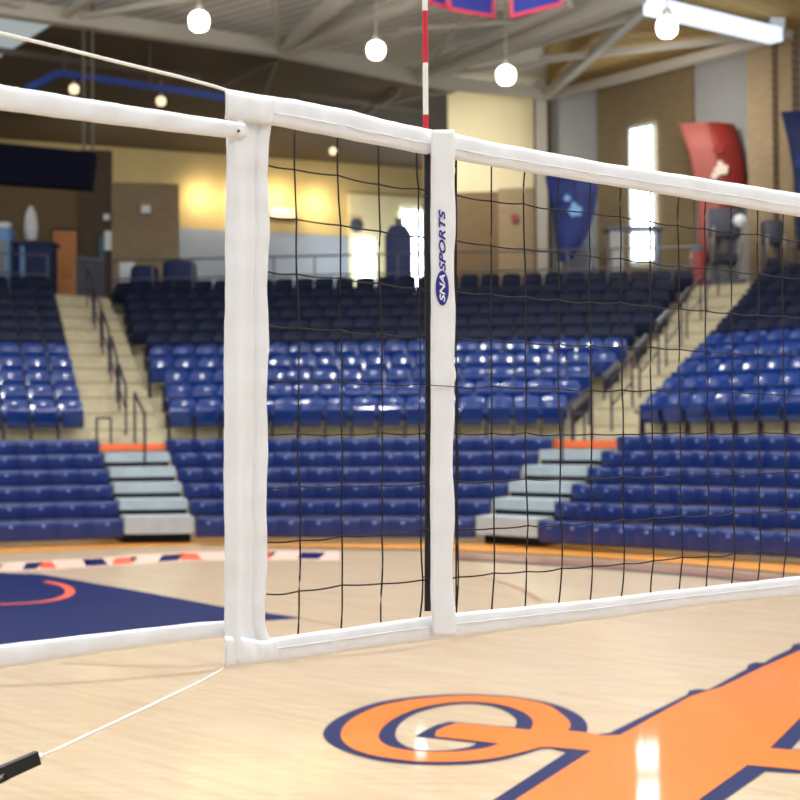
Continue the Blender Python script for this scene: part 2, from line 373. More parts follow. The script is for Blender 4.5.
# bench seat profile: (depth, height) outline, front at 0
PROF = [(.02, -.262), (-.015, -.235), (-.03, -.10), (-.03, -.045), (-.01, -.012), (.03, 0), (.12, -.012), (.26, -.022), (.40, -.010), (.43, -.03), (.43, -.06), (.05, -.06), (.05, -.262)]
def bench(b, r):
    u0, u1 = b.lu[r], b.ru[r]; n = max(1, round((u1 - u0) / .457)); w = (u1 - u0) / n
    root = empty('bleacher_bench', b.P(u0, bv(r), 0), -b.ang)
    z = bz(r); mb = MB(); k = len(PROF)
    PROF_ = [(p[0], p[1] - (.05 if r == 0 and p[1] < -.2 else 0)) for p in PROF]
    vs = []; fs = []
    for j in range(n):                       # moulded seat modules with shallow joints
        for t, ins in ((.0, .010), (.03, 0), (.97, 0), (1, .010)):
            vs += [Vector((j * w + t * w, p[0] + (ins if i < 7 else 0), z + p[1] - (ins if 3 < i < 9 else 0))) for i, p in enumerate(PROF_)]
    rings = n * 4
    for q in range(rings - 1):
        for i in range(k): fs.append((q * k + i, q * k + (i + 1) % k, (q + 1) * k + (i + 1) % k, (q + 1) * k + i))
    fs += [tuple(range(k)), tuple(range((rings - 1) * k, rings * k))]
    mb.add(vs, fs).build('seat_shell', M['bench'], root, smooth=True)
    bk = MB().box(0, .04, .10, .40, z - .30, z - .0605).build('bracket', M['standard'], root)
    for j in range(2, n + 1, 2):
        p = bk.copy(); COL.objects.link(p); p.parent = root; p.location.x = min(j * w, n * w - .04)
    pm = None
    for j in range(n):
        if pm is None:
            d = MB(); rr = .030
            d.add([Vector((rr * math.cos(a * math.pi / 5), 0, rr * .8 * math.sin(a * math.pi / 5))) for a in range(10)] + [Vector((rr * math.cos(a * math.pi / 5), -.006, rr * .8 * math.sin(a * math.pi / 5))) for a in range(10)],
                  [tuple(range(10)), tuple(range(10, 20))] + [(a, (a + 1) % 10, 10 + (a + 1) % 10, 10 + a) for a in range(10)])
            pm = d.build('seat_plate', M['plate'], root); p = pm; p['label'] = 'small pale round plate on the seat front'
        else:
            p = pm.copy(); COL.objects.link(p); p.parent = root
        p.location = ((j + .5) * w, -.031, z - .085)
    side = {'left': 'beside the left stairs', 'middle': 'between the two stairways', 'right': 'beside the right stairs'}[b.name]
    tag(root, f"long royal blue plastic bleacher bench, {ORD[r]} row up from the floor, {side}", 'bench', 'royal blue bleacher benches')
for b in (left, mid, right):
    for r in range(BR): bench(b, r)
    # the telescopic deck under the benches
    root = empty('bleacher_platform', b.P(0, 0, 0), 0)
    mb = MB(); fr = MB()
    for r in range(BR):
        z = bz(r) - .27 if r else .10
        v0 = bv(r) + (.5 if r == 0 else .05); v1 = bv(r + 1) + .05 if r < BR - 1 else 4.35
        zt = bz(r) - .30 if r < BR - 1 else bz(r) - .30
        pts = [b.P(b.lu[r] - .02, v0, 0), b.P(b.ru[r] + .02, v0, 0), b.P(b.ru[min(r + 1, 16)] if r < BR - 1 else b.ru[r] + .2, v1, 0), b.P(b.lu[min(r + 1, 16)] if r < BR - 1 else b.lu[r] - .1, v1, 0)]
        mb.slab(pts, (0, 0, max(zt, .08)))
    o = mb.build('deck', M['deck'], root)
    tag(root, {'left': 'dark stepped deck under the benches beside the left stairs', 'middle': 'dark stepped deck under the benches between the stairways', 'right': 'dark stepped deck under the benches beside the right stairs'}[b.name], 'platform')
    # concrete terraces under the chairs
    tz = MB()
    for c in range(NR):
        i = BR + c; v0 = cv(c) - .55 + (0 if c else 0); v1 = cv(c + 1) - .55
        lu1 = b.lu[min(i + 1, 16)]; ru1 = b.ru[min(i + 1, 16)]
        tz.slab([b.P(b.lu[i], v0, 0), b.P(b.ru[i], v0, 0), b.P(ru1, v1, 0), b.P(lu1, v1, 0)], (0, 0, cz(c)))
    o = tz.build('seating_terrace', M['concrete']); struct(o)

# one arena chair, made once in each colour
def chair_proto(shell, name):
    root = empty(name)
    nx, nz = 8, 8; vs = []; fs = []
    for i in range(nz + 1):
        t = i / nz; z = .42 + .44 * t
        for j in range(nx + 1):
            s = j / nx * 2 - 1; w = .235 * (1 - .10 * max(0, t - .75) / .25 * abs(s))
            y = .06 + .13 * t + .03 * t * t - .04 * s * s * (.6 + .4 * t) + (.03 * max(0, t - .88) / .12)
            zz = z - .03 * (s ** 4) * max(0, t - .6) / .4
            vs.append(Vector((s * w, y, zz)))
    for i in range(nz):
        for j in range(nx): a = i * (nx + 1) + j; fs.append((a, a + 1, a + nx + 2, a + nx + 1))
    m = len(vs); off = Vector((0, .03, -.004))
    vs2 = vs + [v + off for v in vs]; fs2 = fs + [tuple(x + m for x in f) for f in fs]
    W = nx + 1; per = list(range(W)) + [W * i + nx for i in range(1, nz + 1)] + [W * nz + j for j in range(nx - 1, -1, -1)] + [W * i for i in range(nz - 1, 0, -1)]
    fs2 += [(per[i], per[(i + 1) % len(per)], per[(i + 1) % len(per)] + m, per[i] + m) for i in range(len(per))]
    MB().add(vs2, fs2).build('backrest', shell, root, smooth=True)
    # seat tipped up against the back
    vs = []; fs = []
    prof = [(.04, .33), (.0, .315), (-.03, .34), (-.06, .45), (-.095, .58), (-.105, .635), (-.09, .66), (-.03, .655), (.02, .5), (.045, .4)]
    xs = [-.20, -.19, -.1, 0, .1, .19, .20]
    for q, xx in enumerate(xs):
        sc = .82 if q in (0, 6) else 1
        vs += [Vector((xx, -.02 + (p[0] + .02) * sc, .49 + (p[1] - .49) * sc)) for p in prof]
    k = len(prof)
    for q in range(6):
        for i in range(k): fs.append((q * k + i, q * k + (i + 1) % k, (q + 1) * k + (i + 1) % k, (q + 1) * k + i))
    fs += [tuple(range(k)), tuple(range(6 * k, 7 * k))]
    MB().add(vs, fs).build('seat', shell, root, smooth=True)
    st = MB(); st.box(-.262, -.228, -.02, .10, .03, .50); st.box(-.27, -.22, -.10, .16, 0, .03); st.box(-.262, -.232, -.16, .12, .50, .54, bev=.008)
    st.build('standard', M['standard'], root)
    return root
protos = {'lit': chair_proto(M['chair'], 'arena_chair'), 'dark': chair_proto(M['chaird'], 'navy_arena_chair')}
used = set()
LIT = 5  # lower chair rows are glossy blue, the rows above dark navy
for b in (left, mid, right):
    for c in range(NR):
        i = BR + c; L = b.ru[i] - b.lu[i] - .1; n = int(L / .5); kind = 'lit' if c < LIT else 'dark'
        fromleft = b.name != 'left'
        slack = L - n * .5
        for j in range(n):
            u = (b.lu[i] + .05 + (j + .5) * .5 + (slack / 2 if b.name == 'middle' else 0)) if fromleft else b.ru[i] - .05 - (j + .5) * .5
            p = b.P(u, cv(c), cz(c))
            px = 400 + FPX * p.x / p.y
            if px < -14 or px > 880: continue
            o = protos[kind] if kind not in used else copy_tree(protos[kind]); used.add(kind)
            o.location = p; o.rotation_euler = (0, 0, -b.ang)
            col = 'glossy blue' if kind == 'lit' else 'dark navy'
            aisle = {'left': 'the left stairs', 'middle': 'the left stairs', 'right': 'the right stairs'}[b.name]
            blk = {'left': 'far left', 'middle': 'middle', 'right': 'right'}[b.name]
            tag(o, f"{col} chair in {blk} block, {ORD[c]} chair row up, {ORD[j]} from {aisle}", 'chair', ('glossy blue chairs' if kind == 'lit' else 'dark navy chairs') + f' of the {blk} block')

# ------------------------------------------------------------------ stairs between the blocks
def stairs(A, B, label):
    """A is the block on the left of the stairs, B the one on the right"""
    PA = lambda i, dv=0: A.P(A.ru[i], (bv(i) if i < BR else cv(i - BR)) + dv, 0)
    PB = lambda i, dv=0: B.P(B.lu[i], (bv(i) if i < BR else cv(i - BR)) + dv, 0)
    low = empty('bleacher_steps', (PA(0) + PB(0)) / 2)
    inv = -((PA(0) + PB(0)) / 2)
    for r in range(5):
        a0, b0, a1, b1 = PA(r) + inv, PB(r) + inv, PA(r + 1) + inv, PB(r + 1) + inv
        z = bz(r) + .02
        g = .03
        a0 = a0.lerp(b0, g); b0 = b0.lerp(a0, g); a1 = a1.lerp(b1, g); b1 = b1.lerp(a1, g)
        hh = .27 if r == 0 else .165
        MB().slab([Vector((a0.x, a0.y, z - hh)), Vector((b0.x, b0.y, z - hh)), Vector((b1.x, b1.y, z - hh)) , Vector((a1.x, a1.y, z - hh))], (0, 0, hh)).build('step', M['gstep'], low)
        s = MB(); a0s = a0.lerp(a1, .5 if r == 0 else .12); b0s = b0.lerp(b1, .5 if r == 0 else .12)
        s.slab([Vector((a0s.x, a0s.y, 0)), Vector((b0s.x, b0s.y, 0)), Vector((b1.x, b1.y, 0)), Vector((a1.x, a1.y, 0))], (0, 0, z - hh - .002)).build('step_riser', M['deck'], low)
    tag(low, 'light grey bleacher steps ' + label, 'stairs', None)
    # landing with its orange nosing
    land = empty('stair_landing', (0, 0, 0))
    a, b_ = PA(5, .15), PB(5, .15); a2, b2 = PA(6, -.45), PB(6, -.45)
    MB().slab([a, b_, b2, a2], (0, 0, 1.50)).build('landing_slab', M['concrete'], land)
    n = Vector((0, -.03, 0))
    MB().slab([Vector((p.x, p.y, 1.43)) for p in (a + n, b_ + n, b_ + n * .05, a + n * .05)], (0, 0, .12)).build('nosing', M['nose'], land)['label'] = 'orange nosing strip'
    tag(land, 'concrete landing with an orange front edge ' + label, 'landing')
    up = empty('aisle_stairs', (0, 0, 0))
    nst = 22
    def E(f, P, O):
        x = f * (NR - 1); i = min(int(x), NR - 2); t = x - i
        return P(BR + i).lerp(P(BR + i + 1), t)
    for k in range(nst):
        f0, f1 = k / nst, (k + 1) / nst
        a0, b0, a1, b1 = E(f0, PA, 0), E(f0, PB, 0), E(f1, PA, 0), E(f1, PB, 0)
        z = 1.50 + (5.05 - 1.50) * (k + 1) / nst
        o = MB().slab([a0, b0, b1, a1], (0, 0, z)).build('step', M['concrete'], up)
        d = Vector((0, -.006, 0))
        if k % 2: MB().slab([Vector((p.x, p.y, z - .035)) for p in (a0 + d, b0 + d, b0, a0)], (0, 0, .036)).build('step_edge', M['edge'], o)
    tag(up, 'beige concrete stairway rising through the chairs ' + label, 'stairs')
    # handrails: hoops down the middle of the flight
    hoops = [(.03, .16), (.21, .34), (.39, .52), (.57, .70), (.75, .88)]
    for q, (f0, f1) in enumerate(hoops):
        h = empty('stair_handrail')
        def C(f): m_ = E(f, PA, 0).lerp(E(f, PB, 0), .52); m_.z = 1.50 + 3.55 * f + .10; return m_
        p0, p1 = C(f0), C(f1); up9 = Vector((0, 0, .92))
        MB().tube([p0, p0 + up9 * .55], .022).build('post', M['rail'], h); MB().tube([p1, p1 + up9 * .55], .022).build('post', M['rail'], h)
        MB().tube([p0 + up9 * .55, p0 + up9, p0.lerp(p1, .5) + up9, p1 + up9, p1 + up9 * .55], .026).build('hoop', M['rail'], h, smooth=True)
        MB().tube([p0 + up9 * .5, p1 + up9 * .5], .018).build('mid_rail', M['rail'], h)
        tag(h, f"dark handrail hoop {ORD[q]} from the bottom of the concrete stairway {label}", 'handrail', 'dark handrail hoops ' + label)
    # front rail of the landing
    h = empty('landing_rail')
    p0 = PA(6, -.5).lerp(PB(6, -.5), .03); p1 = PA(6, -.5).lerp(PB(6, -.5), .26); p0.z = p1.z = 1.5; up9 = Vector((0, 0, .52))
    MB().tube([p0, p0 + up9], .022).build('post', M['rail'], h); MB().tube([p1, p1 + up9], .022).build('post', M['rail'], h)
    MB().tube([p0 + up9, p1 + up9], .024).build('top_rail', M['rail'], h)
    tag(h, 'low dark rail hoop at the foot of the concrete stairway ' + label, 'handrail')
    # rail in the middle of the grey steps
    h = empty('step_handrail')
    q0 = PA(3).lerp(PB(3), .52); q1 = PA(5, .3).lerp(PB(5, .3), .52); q0.z = bz(3) + .02; q1.z = 1.55; up9 = Vector((0, 0, .9))
    q0m = PA(3, .3).lerp(PB(3, .3), .52); q0m.z = q0.z
    MB().tube([q0m, q0m + up9], .024).build('post', M['rail'], h); MB().tube([q1, q1 + up9], .024).build('post', M['rail'], h)
    MB().tube([q0m + up9, q1 + up9], .026).build('top_rail', M['rail'], h)
    tag(h, 'dark handrail standing on the grey bleacher steps ' + label, 'handrail')
stairs(left, mid, 'at left of the hall')
stairs(mid, right, 'at right of the hall')

# dark slanted guard rail that closes the middle block on the right stairs
g = empty('aisle_guard_rail')
gp = [mid.P(mid.ru[BR + c] - .02, cv(c) - .1, cz(c)) for c in range(NR)]
for c in range(0, NR, 1): MB().tube([gp[c], gp[c] + Vector((0, 0, .62))], .02).build('post', M['rail'], g)
for c in range(0, NR - 1, 2):
    MB().bar(gp[c] + Vector((0, 0, .60)), gp[c + 1] + Vector((0, 0, .60)), .05, .10).build('rail_cap', M['grail'], g)
    MB().bar(gp[c] + Vector((0, 0, .40)), gp[c + 1] + Vector((0, 0, .40)), .03, .22).build('rail_panel', M['chaird'], g)
tag(g, 'dark slanted guard rail with pale caps along the right stairs', 'guard rail')

# ------------------------------------------------------------------ upper concourse and the hall behind
ZC = 5.05
cc = MB()
def conc_poly(): 
    P = []
    for b in (left, mid, right):
        P += [b.P(b.lu[16] - (.0), cv(10) + .36, 0), b.P(b.ru[16], cv(10) + .36, 0)]
    return P
pl = conc_poly(); pl += [Vector((26, 30, 0)), Vector((26, 58, 0)), Vector((-26, 58, 0)), Vector((-26, pl[0].y - 3, 0))]
tris = tessellate_polygon([[Vector((p.x, p.y, 0)) for p in pl]])
me = bpy.data.meshes.new('floor_concourse'); me.from_pydata([(p.x, p.y, ZC) for p in pl], [], tris); me.materials.append(M['concrete'])
fc = bpy.data.objects.new('floor_concourse', me); COL.objects.link(fc); struct(fc)
md = fc.modifiers.new('solid', 'SOLIDIFY'); md.thickness = .2; md.offset = -1 if fc.data.polygons[0].normal.z > 0 else 1

def wall(name, A, B, z0, z1, m, th=.25, parent=None):      # vertical wall from plan point A to B, thickness away from the camera
    A, B = Vector((A[0], A[1], 0)), Vector((B[0], B[1], 0)); t = (B - A).normalized(); n = Vector((-t.y, t.x, 0))
    if n.y < 0: n = -n
    o = MB().box(0, (B - A).length, 0, th, z0, z1).build(name, m, parent)
    o.location = A; o.rotation_euler = (0, 0, math.atan2(t.y, t.x))
    if not parent: struct(o)
    return o
class WL:                                     # a wall line in plan; px columns hit it
    def __init__(s, px, Y, ang): s.o = Vector(((px - 400) / FPX * Y, Y, 0)); s.t = Vector((math.cos(ang), math.sin(ang), 0)); s.n = Vector((-s.t.y, s.t.x, 0)) if s.t.x > 0 else None
    def at(s, px, back=0):
        k = (px - 400) / FPX; q = s.o + s.n * back; a = (k * q.y - q.x) / (s.t.x - k * s.t.y); return q + s.t * a
    def z(s, px, py, back=0): p = s.at(px, back); return atY(px, py, p.y).z
    def panel(s, name, x0, x1, y0, y1, m, back=0, th=.2, zb=None, zt=None, parent=None):
        a, b = s.at(x0, back), s.at(x1, back)
        xm = (x0 + x1) / 2
        z1 = s.z(xm, y0, back) if zt is None else zt; z0 = s.z(xm, y1, back) if zb is None else zb
        o = MB().box(0, (b - a).length, 0, th, z0, z1).build(name, m, parent)
        if parent is None: struct(o)
        o.location = a; o.rotation_euler = (0, 0, math.atan2(s.t.y, s.t.x)); return o
ZT = 11.2
far = WL(112, 51.6, R(25)); near_l = WL(60, 43.5, R(12)); cen = WL(452, 44, R(-8.4)); rgt = WL(547, 43.5, R(-48.3))
far.panel('wall_back', -80, 470, 0, 0, M['beige'], zb=ZC, zt=ZT)
far.panel('wall_back_panel', 176, 356, 232, 0, M['bpanel'], back=-.12, th=.1, zb=ZC)
far.panel('wall_back_bay', 350, 428, 196, 0, M['cream'], back=-.14, th=.12, zb=ZC)
near_l.panel('wall_left', -60, 80, 150, 0, M['brown'], zb=ZC, th=.25)
near_l.panel('wall_left_return', 80, 113, 150, 0, M['dbrown'], zb=ZC, th=.25, back=-.1)
near_l.panel('wall_left_pillar', 112, 180, 183, 0, M['tan'], zb=ZC, th=1.2, back=-.2)
cen.panel('wall_middle', 450, 549, 0, 0, M['cream'], zb=ZC, zt=ZT, th=.6)
cen.panel('wall_middle_recess', 455, 500, 192, 0, M['brown'], zb=ZC, th=.1, back=-.1)
cen.panel('wall_middle_block', 500, 537, 188, 0, M['tan'], zb=ZC, th=.12, back=-.16)
cen.panel('wall_middle_edge', 536, 553, 0, 0, M['dbrown'], zb=ZC, zt=ZT, th=.3, back=-.3)
cen.panel('wall_middle_jamb', 424, 453, 150, 0, M['brown'], zb=ZC, th=.3, back=-.05)
rgt.panel('wall_right_panel', 553, 600, 0, 0, M['gpanel'], zb=ZC, zt=ZT)
rgt.panel('wall_right', 600, 696, 0, 0, M['tan2'], zb=ZC, zt=ZT, th=.3, back=-.1)
rgt.panel('wall_right_panel', 696, 752, 0, 0, M['gpanel'], zb=ZC, zt=ZT)
rgt.panel('wall_right_pillar', 751, 776, 0, 0, M['tan'], zb=ZC, zt=ZT, th=.8, back=-.5)
rgt.panel('wall_right_pillar', 778, 796, 0, 0, M['tan'], zb=ZC, zt=ZT, th=.6, back=-.3)
rgt.panel('wall_right_panel', 795, 900, 0, 0, M['gpanel'], zb=ZC, zt=ZT)
# windows
def window(n, W, x0, x1, y0, y1, back, bars=1):
    root = empty(f'window_{n}'); struct(root)
    W.panel('window_pane', x0, x1, y0, y1, M['glass'], back=back, th=.05, parent=root)
    a = W.at(x0, back - .03); b = W.at(x1, back - .03); zt = W.z((x0 + x1) / 2, y0, back); zb = W.z((x0 + x1) / 2, y1, back)
    fr = MB()
    for p in (a, b): fr.bar((p.x, p.y, zb), (p.x, p.y, zt), .07)
    fr.bar((a.x, a.y, zt), (b.x, b.y, zt), .07); fr.bar((a.x, a.y, zb), (b.x, b.y, zb), .07)
    m_ = a.lerp(b, .38); 
    if bars: fr.bar((m_.x, m_.y, zb), (m_.x, m_.y, zt), .04)
    fr.build('window_frame', M['wsteel'], root)
window(1, rgt, 633, 656, 127, 262, -.16)
window(2, far, 357, 376, 238, 285, -.2, 0)
window(3, far, 404, 424, 210, 290, -.2, 0)
# doors
d = empty('door_1'); struct(d)
near_l.panel('door_leaf', 53, 77, 231, 0, M['wood_door'], back=-.06, th=.05, zb=ZC, parent=d)
near_l.panel('door_frame', 51, 79, 228, 0, M['dbrown'], back=-.03, th=.03, zb=ZC, parent=d)
hp = near_l.at(74, -.1); MB().box(-.02, .02, -.06, 0, 0, .15).build('door_handle', M['steelm'], d).location = (hp.x, hp.y, ZC + 1.0)
# warm wall lamps above the pale panels and the sign there
for q, (px, py) in enumerate([(205, 195), (245, 198), (283, 196), (322, 202)]):
    p = far.at(px, -.7); z = far.z(px, py, -.7) + .1
    tp = far.at(px, 0); area_light('warm_wall_light', (p.x, p.y, z), .4, 24, (1, .78, .46), target=(tp.x, tp.y, z - .25))
sg = empty('wall_sign')
far.panel('sign_board', 272, 297, 208, 218, M['bwhite'], back=-.3, th=.05, parent=sg)
far.panel('sign_base', 271, 298, 218, 222, M['dbrown'], back=-.32, th=.08, parent=sg)
tag(sg, 'small pale sign with a dark lower edge on the warm lit far wall', 'sign')
w_ = near_l.panel('wall_speaker', 142, 151, 205, 213, M['whitep'], back=-.42, th=.2); w_['kind'] = 'thing'
tag(w_, 'small white square fixture on the tan block pillar', 'fixture')
w_ = near_l.panel('wall_lamp', 104, 110, 214, 220, M['whitep'], back=-.3, th=.18); w_['kind'] = 'thing'
tag(w_, 'tiny pale round fixture on the dark brown wall', 'fixture')
al = cen.panel('fire_alarm', 513, 519, 214, 222, M['redp'], back=-.26, th=.1); al['kind'] = 'thing'
tag(al, 'small red alarm box on the tan block wall', 'alarm')

# ------------------------------------------------------------------ ceiling and steel
ceil = struct(MB().box(-26, 26, -8, 58, ZT, ZT + .2).build('ceiling', M['light_deck']))
def ceil_poly(name, pts, m, z, th=.08):
    P = [atZ(x, y, z) for x, y in pts]
    o = MB().slab(P, (0, 0, th)).build(name, m); struct(o); return o
ceil_poly('ceiling_dark_bay', [(62, 20), (170, 38), (280, 56), (400, 77), (452, 88), (455, 150), (452, 200), (-250, 200), (-250, 120), (0, 60)], M['dark_deck'], ZT - .12, .1)
ceil_poly('ceiling_ochre_bay', [(547, 96), (547, 48), (600, 26), (655, -4), (760, -60), (980, -60), (980, -10), (800, 29), (720, 48), (600, 82)], M['ochre'], ZT - .14, .1)
sky = empty('window_4'); struct(sky)
MB().slab([atZ(x, y, ZT - .13) for x, y in ((-70, 20), (0, 14), (57, 21), (0, 57), (-70, 100))], (0, 0, .06)).build('window_pane', M['sky'], sky)
def truss(name, mlist, m, label, z=ZT - .35):
    root = empty(name)
    for q, (kind, x0, y0, x1, y1, w, z0, z1) in enumerate(mlist):
        MB().bar(atZ(x0, y0, z0), atZ(x1, y1, z1), w, w).build(kind, m, root)
    tag(root, label, 'truss'); return root
Z1 = ZT - .45; Z2 = ZT - .3
truss('roof_beam', [('chord', -40, 2, 280, 49, .34, Z1, Z1), ('chord', 280, 49, 455, 84, .34, Z1, Z1), ('chord', 455, 84, 549, 94, .30, Z1, Z1)], M['steel'],
      'long grey steel roof beam where the pale and dark ceilings meet', Z1)
truss('roof_truss', [('chord', 280, 49, 352, -12, .26, Z1, Z1), ('chord', 282, 51, 440, -14, .32, Z1, Z1), ('brace', 280, 49, 272, -6, .10, Z1, Z1), ('brace', 285, 50, 470, 24, .09, Z1, Z2),
                     ('brace', 330, 34, 400, -6, .12, Z1, Z1)], M['steel'], 'grey steel truss members fanning up from the node left of the antenna')
truss('roof_truss', [('chord', 420, 76, 640, -6, .34, Z1, Z1), ('chord', 420, 70, 570, 4, .16, Z1 + .05, Z1 + .05), ('brace', 422, 74, 470, 8, .09, Z1, Z2), ('brace', 400, 30, 520, 22, .07, Z1, Z2), ('brace', 424, 76, 560, 60, .08, Z1, Z2),
                     ('chord', 470, 62, 660, 8, .18, Z1, Z1)], M['steel'], 'grey steel truss members fanning up beside the antenna')
truss('roof_truss', [('chord', 548, 94, 650, 2, .22, Z1, Z1), ('brace', 540, 60, 760, 36, .15, Z1, Z1), ('chord', 550, 96, 790, 34, .22, Z1, Z1)], M['steel'], 'grey steel braces crossing the ochre ceiling')
truss('roof_truss', [('brace', 275, 60, 218, 86, .10, ZT - .3, ZT - .3), ('brace', 277, 60, 264, 96, .09, ZT - .3, ZT - .3), ('brace', 455, 90, 290, 118, .10, ZT - .3, ZT - .3), ('brace', 300, 95, 430, 112, .10, ZT - .3, ZT - .3),
                     ('brace', 400, 92, 340, 130, .09, ZT - .3, ZT - .3), ('chord', -20, 48, 200, 78, .14, ZT - .3, ZT - .3)], M['dsteel'], 'thin dark braces under the brown ceiling')
truss('roof_brace', [('brace', 60, 18, 100, -8, .14, Z1, Z1), ('brace', 0, 0, 60, 18, .1, Z1, Z2), ('brace', 62, 20, 230, -8, .10, Z1, Z2)], M['steel'], 'grey steel braces in the top left corner')
wb = empty('linear_ceiling_lamp')  # white roof beam with an added glow, not a lamp
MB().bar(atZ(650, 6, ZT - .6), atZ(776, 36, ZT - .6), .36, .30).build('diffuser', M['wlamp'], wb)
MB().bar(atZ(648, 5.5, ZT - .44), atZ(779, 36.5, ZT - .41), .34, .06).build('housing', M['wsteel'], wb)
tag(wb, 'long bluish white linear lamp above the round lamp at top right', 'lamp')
q0 = atZ(778, 37, ZT - .6)
wc = MB().box(q0.x - .16, q0.x + .16, q0.y - .0, q0.y + .26, ZT - .41, ZT - .15).build('hanger', M['wsteel'], wb)
cl = empty('steel_column'); cy = 43.0
pA = atY(541, 98, cy); 
MB().box(pA.x - .14, pA.x + .14, cy - .14, cy + .14, ZC, ZT).build('shaft', M['steel'], cl)
MB().box(pA.x - .24, pA.x + .24, cy - .24, cy + .24, ZC, ZC + .06).build('base_plate', M['steel'], cl)
tag(cl, 'pale steel column in front of the cream wall', 'column')

bb = empty('blue_backstop_frame')
ps = [atY(26, 90, 38), atY(60, 73, 38), atY(108, 78, 38.2), atY(240, 100, 38.6)]
MB().bar(ps[0], ps[1], .16).build('arm', M['bsteel'], bb); MB().bar(ps[1] + Vector((0, .02, 0)), ps[3], .15).build('cross_beam', M['bsteel'], bb)
for xq in (64, 150): 
    p = atY(xq, 76 if xq < 100 else 86, 38.1); MB().tube([p, (p.x, p.y, ZT)], .03).build('hanger', M['dsteel'], bb)
tag(bb, 'blue steel beam frame hung under the brown ceiling', 'frame')

sb = empty('video_board')
p1, p2, p3, p4 = atY(-70, 136, 33.6), atY(95, 152, 34.4), atY(91, 188, 34.4), atY(-70, 177, 33.6)
MB().slab([p1, p2, p3, p4], (-.05, .55, 0)).build('cabinet', M['board'], sb)
for xq in (82, 91):
    p = atY(xq, 150, 34.5); MB().tube([(p.x, p.y + .2, p.z), (p.x, p.y + .2, ZT)], .03).build('hanging_cable', M['dsteel'], sb)
p = atY(-40, 150, 34.0); MB().tube([(p.x, p.y + .2, p.z), (p.x, p.y + .2, ZT)], .03).build('hanging_cable', M['dsteel'], sb)
tag(sb, 'black hanging video board at the left edge under the roof', 'video board')

def high_bay(px, py, Y, r, m, label, grp, housing=True):
    p = atY(px, py, Y); root = empty('high_bay_lamp', p)
    MB().lathe([(r * .55, -r * .95), (r * .85, -r * .7), (r, -r * .2), (r, r * .3), (r * .8, r * .7), (r * .45, r * .9)], 18).build('diffuser', m, root, smooth='all')
    MB().lathe([(r * .42, r * .9), (r * .5, r * 1.2), (r * .36, r * 1.8), (r * .1, r * 1.9)], 14).build('housing', M['steelm'], root, smooth=True)
    MB().tube([(0, 0, r * 1.9), (0, 0, ZT - p.z - .01)], .018).build('stem', M['steel'], root)
    tag(root, label, 'lamp', grp); return root
high_bay(199, 21, 32, .20, M['lamp'], 'bright round ceiling lamp, leftmost of the four big lit ones', 'bright high bay lamps')
high_bay(376, 50, 33, .185, M['lamp'], 'bright round ceiling lamp left of the striped antenna', 'bright high bay lamps')
high_bay(506, 75, 34, .20, M['lamp'], 'bright round ceiling lamp right of the striped antenna, lowest big one', 'bright high bay lamps')
high_bay(667, 27, 31, .20, M['lamp'], 'bright round ceiling lamp just under the long linear lamp', 'bright high bay lamps')
high_bay(74, 89, 41, .13, M['lampd'], 'small dim lamp beside the corner of the blue beam', 'small dim ceiling lamps')
high_bay(161, 101, 42, .13, M['lampd'], 'small dim lamp below the middle of the blue beam', 'small dim ceiling lamps')
high_bay(333, 151, 47, .11, M['lampd'], 'small dim lamp seen through the net under the top tape', 'small dim ceiling lamps')

# hanging pennants at the top edge
def pennant(x0, x1, yA, yB, Y, label):
    a, b = atY(x0, yA, Y), atY(x1, yB, Y + .3); top = 10.9
    root = empty('championship_banner')
    c = a.lerp(b, .5)
    tip = atY(x0 + (x1 - x0) * (.93 if yA < yB else .07), max(yA, yB) + 1, Y)
    lowpts = [a, b] if True else []
    MB().slab([Vector((a.x, a.y, top)), Vector((b.x, b.y, top)), b, a], (0, .02, 0)).build('cloth', M['pnavy'], root)
    MB().bar(a + Vector((0, -.02, 0)), b + Vector((0, -.02, 0)), .03, .07).build('border', M['pborder'], root)
    MB().bar(a + Vector((.03, -.02, 0)), Vector((a.x + .03, a.y - .02, top)), .06, .03).build('border', M['pborder'], root)
    MB().bar(b + Vector((-.03, -.02, 0)), Vector((b.x - .03, b.y - .02, top)), .06, .03).build('border', M['pborder'], root)
    MB().tube([(a.x, a.y, top + .02), (b.x, b.y, top + .02)], .03).build('hanging_pole', M['steel'], root)
    for p in (a, b): MB().tube([(p.x, p.y, top), (p.x, p.y, ZT)], .01, 5).build('hanging_cord', M['steel'], root)
    tag(root, label, 'banner', 'navy banners hung from the roof')
pennant(428, 447, 2, 8, 30, 'narrow navy hanging banner with red border just right of the antenna')
pennant(448, 495, 9, 17, 30.2, 'navy hanging banner with red border, middle one at the top edge')
pennant(510, 562, 17, 4, 29.8, 'navy hanging banner with red border, rightmost at the top edge')

# ------------------------------------------------------------------ concourse rail
pts = [mid.P(u, cv(10) + .75, ZC) for u in lerp_list(mid.lu[16] - .1, mid.ru[16], 15)]
rl = empty('concourse_railing')
H = Vector((0, 0, 1))
for p in pts: MB().tube([p, p + H * 1.02], .022).build('post', M['grail'], rl)
for h in (1.02, .55): MB().tube([pts[0] + H * h, pts[-1] + H * h], .024).build('rail', M['grail'], rl)
tag(rl, 'long grey pipe railing behind the top row of the middle block', 'railing')
rl = empty('concourse_railing')
pts = [left.P(u, cv(10) + .75, ZC) for u in lerp_list(left.lu[16], left.ru[16], 5)]
for p in pts: MB().tube([p, p + H * 1.02], .022).build('post', M['grail'], rl)
for h in (1.02, .55): MB().tube([pts[0] + H * h, pts[-1] + H * h], .024).build('rail', M['grail'], rl)
tag(rl, 'grey pipe railing behind the top row of the left block', 'railing')
rl = empty('concourse_railing')
pts = [right.P(u, cv(10) + .75, ZC) for u in lerp_list(right.lu[16], right.ru[16] - 1.5, 6)]
for p in pts: MB().tube([p, p + H * 1.02], .022).build('post', M['grail'], rl)
